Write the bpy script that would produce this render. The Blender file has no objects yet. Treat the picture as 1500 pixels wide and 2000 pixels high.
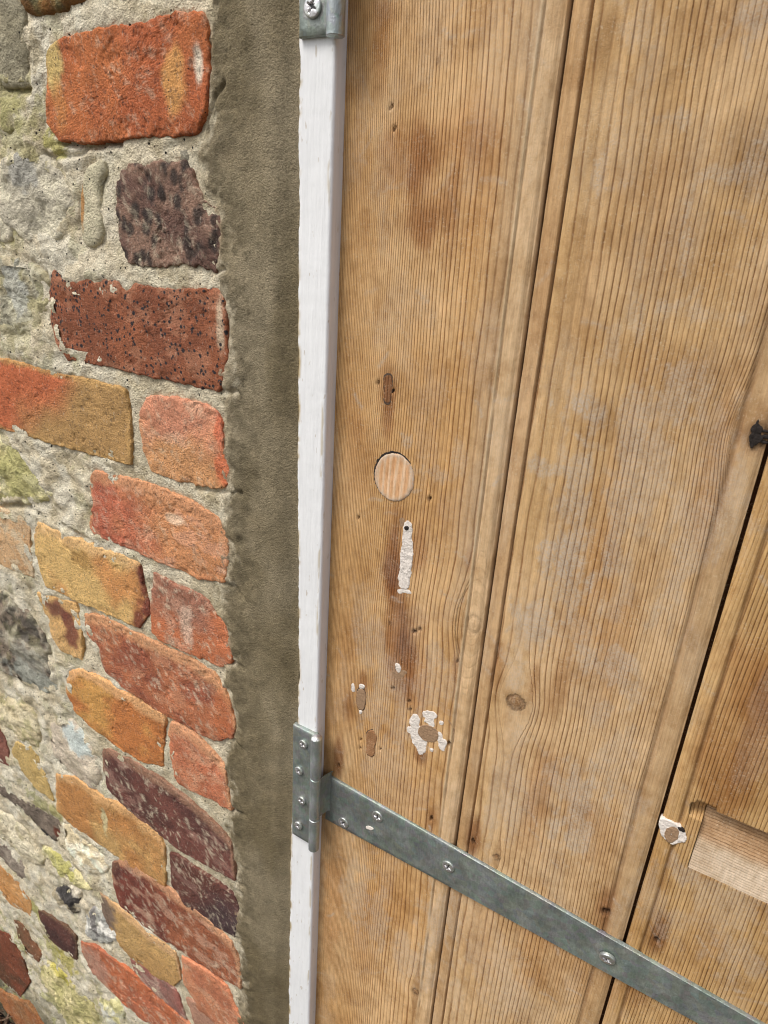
import bpy, math, numpy as np
from mathutils import Matrix, Vector

# ------------------------------------------------------------------ camera, world, sun, exposure
S = 0.33                                   # metres from lens to the door face
F = 1294.46                                # focal length in photograph pixels
M = np.array([[0.8514860872122844, -0.24547018249333818, 0.46337439807417213],
              [0.5209120665055229, 0.2945419331621012, -0.8011839168243944],
              [0.060183571287019885, 0.9235742737407856, 0.3786667382162323]])
scene = bpy.context.scene
COL = scene.collection
cd = bpy.data.cameras.new('camera'); cam = bpy.data.objects.new('camera', cd); COL.objects.link(cam)
cam.matrix_world = Matrix([list(M[0]) + [0], list(M[1]) + [-S], list(M[2]) + [0], [0, 0, 0, 1]])
cd.sensor_fit = 'HORIZONTAL'; cd.sensor_width = 36; cd.lens = F / 1500 * 36
cd.clip_start = 0.01; cd.clip_end = 200
scene.camera = cam
cd.dof.use_dof = True; cd.dof.focus_distance = .45; cd.dof.aperture_fstop = 34

SUN_EL, SUN_AZ = math.radians(57), math.radians(-124)      # light comes from above, in front and a little left
world = bpy.data.worlds.new('World'); scene.world = world; world.use_nodes = True
wn = world.node_tree; wn.nodes.clear()
sky = wn.nodes.new('ShaderNodeTexSky'); sky.sky_type = 'NISHITA'; sky.sun_disc = False
sky.sun_elevation = SUN_EL; sky.sun_rotation = math.radians(214); sky.dust_density = 4; sky.air_density = 1
hs = wn.nodes.new('ShaderNodeHueSaturation'); hs.inputs['Saturation'].default_value = 0.3
bg = wn.nodes.new('ShaderNodeBackground'); bg.inputs['Strength'].default_value = 0.13
wo = wn.nodes.new('ShaderNodeOutputWorld')
wn.links.new(sky.outputs[0], hs.inputs['Color']); wn.links.new(hs.outputs[0], bg.inputs[0]); wn.links.new(bg.outputs[0], wo.inputs[0])
sd = bpy.data.lights.new('sun', 'SUN'); sd.energy = 1.5; sd.angle = math.radians(24); sd.color = (1, .97, .93)
sun = bpy.data.objects.new('sun', sd); COL.objects.link(sun)
dvec = Vector((math.cos(SUN_EL) * math.cos(SUN_AZ), math.cos(SUN_EL) * math.sin(SUN_AZ), math.sin(SUN_EL)))
sun.rotation_euler = dvec.to_track_quat('Z', 'Y').to_euler()
vs = scene.view_settings; vs.view_transform = 'Standard'; vs.look = 'None'; vs.gamma = 1; vs.exposure = 0.41
vs.use_curve_mapping = False
scene.cycles.filter_width = 1.1

# ------------------------------------------------------------------ helpers
YW = -0.012      # plane of the brick faces
YF = -0.010      # front of the white frame
YD = 0.0         # front of the door boards

def un(px, py, Y=0.0):
    """where the sight line of a measured image point meets the plane y = Y (metres)"""
    px = np.asarray(px, float); py = np.asarray(py, float)
    d = [M[r][0] * (px - 750) + M[r][1] * (1000 - py) - M[r][2] * F for r in range(3)]
    t = (Y + S) / d[1]
    return d[0] * t, d[2] * t

def lin(c):
    c = np.asarray(c, float) / 255
    return np.where(c <= .04045, c / 12.92, ((c + .055) / 1.055) ** 2.4)
ALB = 0.86
def alb(*c): return lin(c) * ALB

def _h(ix, iy, seed):
    n = (ix.astype(np.int64) * 374761393 + iy.astype(np.int64) * 668265263 + seed * 1442695041) & 0xffffffff
    n = ((n ^ (n >> 13)) * 1274126177) & 0xffffffff
    n = ((n ^ (n >> 16)) * 2246822519) & 0xffffffff
    return ((n ^ (n >> 15)) & 0xffffff) / float(0xffffff)
def vn(x, y, seed=0):
    ix = np.floor(x); iy = np.floor(y); fx = x - ix; fy = y - iy
    fx = fx * fx * fx * (fx * (fx * 6 - 15) + 10); fy = fy * fy * fy * (fy * (fy * 6 - 15) + 10)
    a = _h(ix, iy, seed); b = _h(ix + 1, iy, seed); c = _h(ix, iy + 1, seed); d = _h(ix + 1, iy + 1, seed)
    return (a + (b - a) * fx) * (1 - fy) + (c + (d - c) * fx) * fy
def fbm(x, y, seed=0, o=4, g=.5):
    s = 0; a = 1; t = 0
    for k in range(o):
        ca, sa = math.cos(k * .9), math.sin(k * .9)
        s = s + a * vn((x * ca - y * sa) * 2 ** k + 17.3 * k, (x * sa + y * ca) * 2 ** k - 9.1 * k, seed + k * 7); t += a; a *= g
    return s / t
def ss(a, b, x):
    t = np.clip((x - a) / (b - a), 0, 1); return t * t * (3 - 2 * t)
def mixc(a, b, m):
    return a + (np.asarray(b) - a) * m[..., None]

def worley(x, y, seed=0):
    ix = np.floor(x); iy = np.floor(y); best = np.full(x.shape, 9.)
    for dx in (-1, 0, 1):
        for dy in (-1, 0, 1):
            cx = ix + dx; cy = iy + dy
            px = cx + _h(cx, cy, seed); py = cy + _h(cx, cy, seed + 5)
            best = np.minimum(best, (px - x) ** 2 + (py - y) ** 2)
    return np.sqrt(best)

def chaikin(P, n=1):
    P = np.asarray(P, float)
    for _ in range(n):
        Q = np.roll(P, -1, 0); P = np.stack([P * .78 + Q * .22, P * .22 + Q * .78], 1).reshape(-1, 2)
    return P
def sdf(P, X, Z):
    """signed distance to a polygon, positive inside"""
    d = np.full(X.shape, 1e9); ins = np.zeros(X.shape, bool)
    n = len(P)
    for i in range(n):
        ax, az = P[i]; bx, bz = P[(i + 1) % n]
        ex, ez = bx - ax, bz - az; L = ex * ex + ez * ez + 1e-15
        t = np.clip(((X - ax) * ex + (Z - az) * ez) / L, 0, 1)
        d = np.minimum(d, (X - ax - t * ex) ** 2 + (Z - az - t * ez) ** 2)
        c = ((az > Z) != (bz > Z)) & (X < (bx - ax) * (Z - az) / ((bz - az) if bz != az else 1e-12) + ax)
        ins ^= c
    d = np.sqrt(d)
    return np.where(ins, d, -d)

def build(name, V, Fc, mat, parent=None, cols=None, floats=None, smooth=True, center=True):
    V = np.asarray(V, float).reshape(-1, 3); Fc = np.asarray(Fc, np.int64).reshape(-1, 4)
    used = np.zeros(len(V), bool); used[Fc.ravel()] = True
    remap = np.cumsum(used) - 1; V = V[used]; Fc = remap[Fc]
    c = (V.min(0) + V.max(0)) / 2 if center else np.zeros(3)
    me = bpy.data.meshes.new(name)
    me.vertices.add(len(V)); me.vertices.foreach_set('co', (V - c).ravel())
    tri = Fc[:, 2] == Fc[:, 3]
    cnt = np.where(tri, 3, 4)
    loops = Fc.ravel() if not tri.any() else np.concatenate([f[:k] for f, k in zip(Fc, cnt)])
    me.loops.add(len(loops)); me.loops.foreach_set('vertex_index', loops.astype(np.int32))
    me.polygons.add(len(Fc)); me.polygons.foreach_set('loop_start', np.concatenate([[0], np.cumsum(cnt)[:-1]]).astype(np.int32))
    me.polygons.foreach_set('loop_total', cnt.astype(np.int32))
    me.update(calc_edges=True)
    me.polygons.foreach_set('use_smooth', np.full(len(Fc), smooth))
    if cols is not None:
        a = me.color_attributes.new('Col', 'FLOAT_COLOR', 'POINT')
        cc = np.asarray(cols, float).reshape(-1, 3)[used]; a.data.foreach_set('color', np.c_[np.clip(cc, 0, 1), np.ones(len(cc))].ravel())
    for k, v in (floats or {}).items():
        a = me.attributes.new(k, 'FLOAT', 'POINT'); a.data.foreach_set('value', np.asarray(v, float).ravel()[used])
    me.materials.append(mat); me.update()
    o = bpy.data.objects.new(name, me); COL.objects.link(o)
    if parent is not None:
        o.parent = parent; pw = parent['_w'] if '_w' in parent else (0, 0, 0)
        o.location = Vector(c) - Vector(pw)
    else: o.location = Vector(c)
    o['_w'] = list(map(float, c))
    return o
def gridf(nz, nx, flip=False):
    i = np.arange((nz - 1) * nx).reshape(nz - 1, nx)[:, :-1]
    q = np.stack([i, i + 1, i + nx + 1, i + nx], -1)
    return q[..., ::-1] if flip else q
def thing(name, label, cat, loc, group=None):
    o = bpy.data.objects.new(name, None); COL.objects.link(o); o.location = loc; o['label'] = label; o['category'] = cat
    o.empty_display_size = .05; o['_w'] = list(map(float, loc))
    if group: o['group'] = group
    return o

# ------------------------------------------------------------------ materials
def nt(name):
    m = bpy.data.materials.new(name); m.use_nodes = True; t = m.node_tree; t.nodes.clear()
    out = t.nodes.new('ShaderNodeOutputMaterial'); b = t.nodes.new('ShaderNodeBsdfPrincipled'); t.links.new(b.outputs[0], out.inputs[0])
    return m, t, b
class G:
    def __init__(s, t): s.t = t
    def n(s, k, **kw):
        n = s.t.nodes.new(k)
        for a, v in kw.items(): setattr(n, a, v)
        return n
    def put(s, sock, v):
        if hasattr(v, 'is_output') or isinstance(v, bpy.types.NodeSocket): s.t.links.new(v, sock)
        elif v is not None: sock.default_value = v
    def math(s, op, a, b=None, c=None, clamp=False):
        n = s.n('ShaderNodeMath', operation=op); n.use_clamp = clamp
        for i, v in enumerate((a, b, c)): s.put(n.inputs[i], v) if v is not None else None
        return n.outputs[0]
    def noise(s, vec, scale, det=2, rough=.5, dist=0):
        n = s.n('ShaderNodeTexNoise'); s.put(n.inputs['Vector'], vec); n.inputs['Scale'].default_value = scale
        n.inputs['Detail'].default_value = det; n.inputs['Roughness'].default_value = rough; n.inputs['Distortion'].default_value = dist
        return n.outputs[0]
    def voro(s, vec, scale, feature='F1'):
        n = s.n('ShaderNodeTexVoronoi'); n.feature = feature; s.put(n.inputs['Vector'], vec); n.inputs['Scale'].default_value = scale
        return n.outputs
    def ramp(s, x, pts, interp='LINEAR'):
        n = s.n('ShaderNodeValToRGB'); s.put(n.inputs[0], x); r = n.color_ramp; r.interpolation = interp
        while len(r.elements) < len(pts): r.elements.new(.5)
        for e, (p, v) in zip(r.elements, pts):
            e.position = p; e.color = (v, v, v, 1) if np.isscalar(v) else (*v, 1)
        return n.outputs[0]
    def mix(s, f, a, b, blend='MIX'):
        n = s.n('ShaderNodeMix', data_type='RGBA', blend_type=blend); s.put(n.inputs[0], f); s.put(n.inputs[6], a); s.put(n.inputs[7], b)
        return n.outputs[2]
    def attr(s, name):
        n = s.n('ShaderNodeAttribute'); n.attribute_name = name; return n
    def vmul(s, vec, v):
        n = s.n('ShaderNodeVectorMath', operation='MULTIPLY'); s.put(n.inputs[0], vec); n.inputs[1].default_value = v; return n.outputs[0]
    def bump(s, h, dist, strength=1, normal=None):
        n = s.n('ShaderNodeBump'); n.inputs['Strength'].default_value = strength; n.inputs['Distance'].default_value = dist
        s.put(n.inputs['Height'], h)
        if normal is not None: s.put(n.inputs['Normal'], normal)
        return n.outputs[0]

def masonry(name, grain=900, amp=.35, dark=.5, light=.4, bump=.0012, pits=350, rough=.92, streak=0, holes=.09, hp=.12):
    m, t, b = nt(name); g = G(t); v = g.n('ShaderNodeTexCoord').outputs['Object']
    col = g.attr('Col').outputs['Color']
    n1 = g.noise(v, grain, 3, .65)
    k = g.ramp(n1, [(.25, 1 - amp), (.5, 1.0), (.78, 1 + amp * .8)])
    c = g.mix(1.0, col, k, 'MULTIPLY')
    n2 = g.noise(v, pits, 2, .7); dk = g.ramp(n2, [(.30, 1), (.40, 0)])
    c = g.mix(g.math('MULTIPLY', dk, dark), c, g.mix(1.0, c, (.35, .32, .3, 1), 'MULTIPLY'))
    n3 = g.noise(g.vmul(v, (1, 1, .35)) if streak else v, pits * 1.6, 3, .7); lt = g.ramp(n3, [(.60, 0), (.72, 1)])
    c = g.mix(g.math('MULTIPLY', lt, light), c, (.62, .54, .42, 1))
    n4 = g.noise(v, 60, 6, .65, .3)
    c = g.mix(1.0, c, g.ramp(n4, [(.3, .78), (.52, 1.0), (.72, 1.16)]), 'MULTIPLY')
    vo = g.voro(v, pits * .62); pit = g.ramp(vo[0], [(holes, 1), (hp, 0)])
    sel = g.math('GREATER_THAN', g.noise(v, 120, 1), .5)
    pit = g.math('MULTIPLY', pit, sel)
    c = g.mix(pit, c, (.03, .025, .02, 1))
    if streak:
        sp = g.attr('speck').outputs['Fac']; vs_ = g.voro(v, 260); big = g.voro(v, 130)
        th = g.noise(v, 90, 2)
        m1 = g.math('MULTIPLY', g.ramp(vs_[0], [(.24, 1), (.36, 0)]), g.math('GREATER_THAN', g.noise(v, 210, 1), .44))
        m2 = g.math('MULTIPLY', g.ramp(big[0], [(.16, 1), (.24, 0)]), g.math('GREATER_THAN', th, .50))
        c = g.mix(g.math('MULTIPLY', g.math('MAXIMUM', m1, m2), sp), c, (.035, .03, .032, 1))
    h = g.math('ADD', g.math('MULTIPLY', n1, 1.1), g.math('MULTIPLY', n2, .9)); h = g.math('SUBTRACT', h, g.math('MULTIPLY', pit, .8))
    h = g.math('ADD', h, g.math('MULTIPLY', g.noise(v, 150, 4, .6), .7))
    g.put(b.inputs['Base Color'], c); b.inputs['Roughness'].default_value = rough; b.inputs['Specular IOR Level'].default_value = .25
    g.put(b.inputs['Normal'], g.bump(h, bump))
    return m
M_BRICK = masonry('brick_clay', 820, .50, .65, .42, .0009, 400, streak=1)
M_LIME = masonry('lime_mortar', 800, .38, .55, .35, .0020, 300, holes=.13, hp=.17)
M_STONE = masonry('rubble_stone', 700, .32, .45, .30, .0018, 260)
M_CEMENT = masonry('fresh_cement_render', 1100, .42, .45, .16, .0012, 520, holes=.04, hp=.07)
M_SOIL = masonry('soil', 300, .5, .7, .3, .006, 60)

def wood_mat():
    m, t, b = nt('weathered_pine'); g = G(t); v = g.n('ShaderNodeTexCoord').outputs['Object']
    col = g.attr('Col').outputs['Color']; ph = g.attr('phase').outputs['Fac']; ln = g.attr('line').outputs['Fac']; chalk = g.attr('chalk').outputs['Fac']
    wob = g.noise(g.vmul(v, (1, 1, .18)), 160, 2, .5)
    p = g.math('ADD', ph, g.math('MULTIPLY', g.math('SUBTRACT', wob, .5), .55))
    f = g.math('FRACT', p); rid = g.math('FLOOR', p)
    wn_ = g.n('ShaderNodeTexWhiteNoise', noise_dimensions='1D'); g.put(wn_.inputs['W'], rid); rr = wn_.outputs['Value']
    prof = g.ramp(f, [(0, .26), (.10, 0), (.5, .08), (.76, .28), (.88, 1), (.94, 1), (1, .26)])
    lvar = g.noise(g.vmul(v, (1, 1, .05)), 700, 2, .5)
    st = g.math('MULTIPLY', prof, g.math('MULTIPLY', ln, g.math('MULTIPLY_ADD', rr, .7, .45)))
    st = g.math('MULTIPLY', st, g.ramp(g.math('MULTIPLY_ADD', g.noise(g.vmul(v, (1, 1, .25)), 90, 4, .6), .6, g.math('MULTIPLY', lvar, .4)), [(.34, .62), (.60, 1.3)]), clamp=True)
    fib = g.noise(g.vmul(v, (1, 1, .035)), 1500, 2, .6)
    c = g.mix(1.0, col, g.ramp(fib, [(.25, .86), (.75, 1.14)]), 'MULTIPLY')
    c = g.mix(1.0, c, g.ramp(rr, [(0, .93), (1, 1.06)]), 'MULTIPLY')
    dk = g.mix(1.0, c, (.36, .26, .17, 1), 'MULTIPLY')
    c = g.mix(g.math('MULTIPLY', st, .92), c, dk)
    # blotches and cross grain fuzz
    bl = g.noise(v, 38, 4, .62); c = g.mix(1.0, c, g.ramp(bl, [(.30, (.78, .71, .62)), (.50, (1, 1, 1)), (.70, (1.10, 1.12, 1.16))]), 'MULTIPLY')
    fz = g.noise(g.vmul(v, (.8, 1, 1)), 1100, 3, .7)
    cm = g.math('MULTIPLY', g.math('MULTIPLY', chalk, .85), g.ramp(fz, [(.36, .25), (.58, 1)])); cm = g.math('MULTIPLY', cm, g.math('MULTIPLY_ADD', prof, -.45, 1))
    c = g.mix(cm, c, (.50, .43, .35, 1))
    md = g.noise(g.vmul(v, (1, 1, .45)), 260, 4, .7); c = g.mix(1.0, c, g.ramp(md, [(.32, (.84, .80, .74)), (.52, (1, 1, 1)), (.70, (1.08, 1.08, 1.08))]), 'MULTIPLY')
    gs = g.math('MULTIPLY', g.ramp(g.noise(g.vmul(v, (1, 1, .6)), 75, 5, .72, .4), [(.56, 0), (.68, 1)]), .42); c = g.mix(gs, c, g.mix(1.0, c, (.66, .62, .60, 1), 'MULTIPLY'))
    fuzz = g.math('MULTIPLY', g.math('MULTIPLY', g.ramp(g.noise(v, 800, 4, .75), [(.54, 0), (.68, 1)]), g.ramp(g.noise(v, 70, 4, .65), [(.42, .15), (.62, 1)])), .55)
    c = g.mix(fuzz, c, (.62, .49, .33, 1))
    g.put(b.inputs['Base Color'], c); b.inputs['Roughness'].default_value = .78; b.inputs['Specular IOR Level'].default_value = .22
    h = g.math('ADD', g.math('MULTIPLY', st, -.55), g.math('MULTIPLY', fib, .35)); h = g.math('ADD', h, g.math('MULTIPLY', fz, .35))
    g.put(b.inputs['Normal'], g.bump(h, .0006))
    return m
M_WOOD = wood_mat()

def paint_mat():
    m, t, b = nt('white_gloss_paint'); g = G(t); v = g.n('ShaderNodeTexCoord').outputs['Object']
    col = g.attr('Col').outputs['Color']
    n = g.noise(g.vmul(v, (1, 1, .06)), 500, 3, .6); n2 = g.noise(v, 25, 3)
    c = g.mix(1.0, col, g.ramp(n, [(.3, .95), (.7, 1.03)]), 'MULTIPLY'); c = g.mix(1.0, c, g.ramp(n2, [(.3, .96), (.7, 1.02)]), 'MULTIPLY')
    fl = g.math('MULTIPLY', g.ramp(g.noise(g.vmul(v, (1, 1, .22)), 420, 2, .6), [(.27, 1), (.30, 0)]), .6)
    c = g.mix(fl, c, (.45, .36, .26, 1))
    g.put(b.inputs['Base Color'], c); b.inputs['Roughness'].default_value = .5
    h = g.math('ADD', n, g.math('MULTIPLY', g.noise(v, 90, 3), 1.0)); g.put(b.inputs['Normal'], g.bump(h, .0004))
    return m
M_PAINT = paint_mat()

def metal_mat(name, base, metallic, rough):
    m, t, b = nt(name); g = G(t); v = g.n('ShaderNodeTexCoord').outputs['Object']
    n = g.noise(v, 60, 5, .65); sp = g.voro(v, 230)[1]
    c = g.mix(g.ramp(n, [(.3, 0), (.7, 1)]), (*[x * .72 for x in base], 1), (*[min(1, x * 1.3) for x in base], 1))
    c = g.mix(.10, c, sp, 'SOFT_LIGHT')
    fine = g.noise(g.vmul(v, (1, 1, .25)), 700, 3, .7)
    c = g.mix(1.0, c, g.ramp(fine, [(.3, .86), (.7, 1.16)]), 'MULTIPLY')
    sc = g.math('MULTIPLY', g.ramp(g.noise(g.vmul(v, (1, 1, .5)), 120, 4, .75), [(.60, 0), (.74, 1)]), .45)
    c = g.mix(sc, c, (.50, .54, .52, 1))
    g.put(b.inputs['Base Color'], c); b.inputs['Metallic'].default_value = metallic
    g.put(b.inputs['Roughness'], g.ramp(n, [(.3, rough - .1), (.7, rough + .12)]))
    h = g.math('ADD', g.math('MULTIPLY', fine, .4), g.noise(v, 170, 4, .7)); g.put(b.inputs['Normal'], g.bump(h, .0006))
    return m
M_ZINC = metal_mat('galvanised_steel', (.255, .28, .258), .55, .46)
M_BARREL = metal_mat('galvanised_barrel', (.40, .44, .43), .65, .40)
M_SCREW = metal_mat('screw_steel', (.62, .62, .60), .85, .34)
def plain(name, c, rough=.85, bump=.0008, sc=500, amp=.25):
    m, t, b = nt(name); g = G(t); v = g.n('ShaderNodeTexCoord').outputs['Object']; n = g.noise(v, sc, 4, .65)
    g.put(b.inputs['Base Color'], g.mix(1.0, (*c, 1), g.ramp(n, [(.3, 1 - amp), (.7, 1 + amp)]), 'MULTIPLY')); b.inputs['Roughness'].default_value = rough
    g.put(b.inputs['Normal'], g.bump(n, bump)); return m
M_FILL = plain('white_filler', (.78, .70, .62), .8, .0014, 380, .12)
M_FILLBROWN = plain('brown_putty', (.33, .205, .115), .85, .0010, 500, .2)
M_DARK = plain('dark_hole', (.018, .012, .009), .95)
M_GAP = plain('dark_brown_gap', (.085, .052, .032), .9)  # dark brown outline around the plugs
M_RECESSDARK = plain('screw_recess', (.05, .05, .05), .6)
M_TWIG = plain('dry_twig', (.16, .10, .06), .85, .001, 300, .4)
M_GRAVEL = plain('grey_paving', (.20, .19, .17), .9, .004, 60, .35)

# ------------------------------------------------------------------ height-field pieces (bricks, stones, fillers)
def piece(name, poly_px, mat, parent, Y0, paint, h=.0011, proud=0.0, edge=.004, amp=.0006, afreq=90, jag=.0012, jfreq=160, depth=.022,
          bulge=0.0, tilt=(0, 0), seed=1, extra=None, floats=None, unY=None, rnd_k=.65, sharp=1, grow=0.0):
    """a solid piece with a traced, slightly ragged outline: rings of vertices from the rim to the middle, skirt going back"""
    px = np.array(poly_px, float); X0, Z0 = un(px[:, 0], px[:, 1], Y0 if unY is None else unY)
    P = chaikin(np.stack([X0, Z0], 1), sharp)
    if np.sum(P[:, 0] * np.roll(P[:, 1], -1) - np.roll(P[:, 0], -1) * P[:, 1]) < 0: P = P[::-1]
    seg = np.linalg.norm(np.roll(P, -1, 0) - P, axis=1); cum = np.r_[0, np.cumsum(seg)]; per = cum[-1]
    n = max(16, int(per / (h * .9))); t = np.linspace(0, per, n, endpoint=False); Pc = np.r_[P, P[:1]]
    O = np.stack([np.interp(t, cum, Pc[:, 0]), np.interp(t, cum, Pc[:, 1])], 1)
    T = np.roll(O, -1, 0) - np.roll(O, 1, 0); T /= np.linalg.norm(T, axis=1)[:, None] + 1e-12; N = np.stack([T[:, 1], -T[:, 0]], 1)
    O = O + N * ((fbm(O[:, 0] * jfreq, O[:, 1] * jfreq, seed, 3, .65) - .5) * 2 * jag)[:, None]
    O = O + N * grow
    c = O.mean(0); v = c - O; L = np.linalg.norm(v, axis=1)
    m = max(3, int(L.max() / (h * 1.5)))
    nearr = np.array([0, .12, .28, .5, .8, 1.2]) * edge
    S_ = [np.minimum(q / L, .6) for q in nearr]; last = S_[-1]
    for k in range(1, m + 1): S_.append(last + (1 - last) * k / m)
    R_ = np.array([O + v * s_[:, None] for s_ in S_]); R_ = np.concatenate([R_[:1], R_], 0)
    X = R_[..., 0]; Z = R_[..., 1]
    d = np.maximum(sdf(O[::max(1, n // 160)], X, Z), 0); d[:2] = 0
    di = np.clip(d, 0, edge); rnd = (edge - np.sqrt(np.maximum(edge ** 2 - (edge - di) ** 2, 0))) * rnd_k
    bul = bulge * np.clip(np.sqrt(d / max(d.max(), 1e-6)), 0, 1)
    Y = Y0 - proud + rnd - bul + tilt[0] * (X - c[0]) + tilt[1] * (Z - c[1]) - (fbm(X * afreq, Z * afreq, seed + 31, 4, .6) - .5) * 2 * amp
    if extra is not None: Y = Y + extra(X, Z, d)
    Y[0] += depth
    nr = len(X); i = np.arange(n); j = (i + 1) % n
    Fc = np.concatenate([np.stack([k * n + i, k * n + j, (k + 1) * n + j, (k + 1) * n + i], 1) for k in range(nr - 1)])
    cols = paint(X, Z, d, P) if paint else None
    fl = floats(X, Z, d, P) if floats else None
    return build(name, np.stack([X, Y, Z], -1), Fc, mat, parent, cols, fl)

def paint_brick(A, B, C=None, cut=.5, freq=18, spots=(), edgec=None, grad=None, seed=0, darkspots=0, bloom=.0, topc=None, soft=.16):
    A, B = alb(*A), alb(*B)
    def f(X, Z, d, P):
        n = fbm(X * freq, Z * freq * 1.3, seed + 3, 4, .55)
        if grad: 
            u = (X - P[:, 0].min()) / np.ptp(P[:, 0]); w = (Z - P[:, 1].min()) / np.ptp(P[:, 1]); n = n * .5 + (grad[0] * u + grad[1] * w + grad[2]) * .5
        c = mixc(np.broadcast_to(A, X.shape + (3,)), B, ss(cut - soft, cut + soft, n))
        c = c * (0.86 + .28 * fbm(X * 60, Z * 60, seed + 9, 4, .6))[..., None]
        if C is not None:
            m = ss(.56, .66, fbm(X * 45, Z * 70, seed + 15, 5, .6)); c = mixc(c, alb(*C), m * .55)
        if darkspots and darkspots < 150:
            w = worley(X * darkspots * 1.1, Z * darkspots * .8, seed); m = ss(.50, .26, w + .3 * (fbm(X * 260, Z * 260, seed, 3) - .5)) * ss(.38, .50, fbm(X * 40, Z * 40, seed + 2, 2))
            c = mixc(c, alb(50, 44, 46), m * .85)
        if bloom:
            m = ss(.56, .72, fbm(X * 190 + Z * 60, Z * 150, seed + 40, 5, .7)); c = mixc(c, alb(214, 196, 178), m * bloom)
        if topc is not None:
            # worn arris along the upper edge
            zt = np.interp(X, *upper(P)); m = ss(.013, .004, (zt - Z) + .010 * (fbm(X * 70, Z * 70, seed + 5, 3) - .5)); c = mixc(c, alb(*topc), m * .8)
        if edgec is not None:
            m = ss(.006, .0005, d + .006 * (fbm(X * 120, Z * 120, seed + 6, 3) - .5)); c = mixc(c, alb(*edgec), m * .8)
        for (px, py, rx, rz, cc, s) in spots:
            sx, sz = un(px, py, YW); r = np.hypot((X - sx) / rx, (Z - sz) / rz) + .9 * (fbm(X * 110, Z * 110, seed + 8, 3) - .5)
            c = mixc(c, alb(*cc), ss(1.25, .6, r) * s)
        g_ = (c @ np.array([.35, .5, .15]))[..., None]; c = (g_ + (c - g_) * .84) * np.array([1.28, 1.29, 1.10])
        return c
    return f
def upper(P):
    xs = np.linspace(P[:, 0].min(), P[:, 0].max(), 40); n = len(P); z = np.full(40, -9.)
    for i in range(n):
        a, b = P[i], P[(i + 1) % n]
        lo, hi = min(a[0], b[0]), max(a[0], b[0]); k = (xs >= lo) & (xs <= hi)
        if hi > lo: z[k] = np.maximum(z[k], a[1] + (b[1] - a[1]) * (xs[k] - a[0]) / (b[0] - a[0]))
    z[z < -8] = P[:, 1].max(); return xs, z

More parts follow.
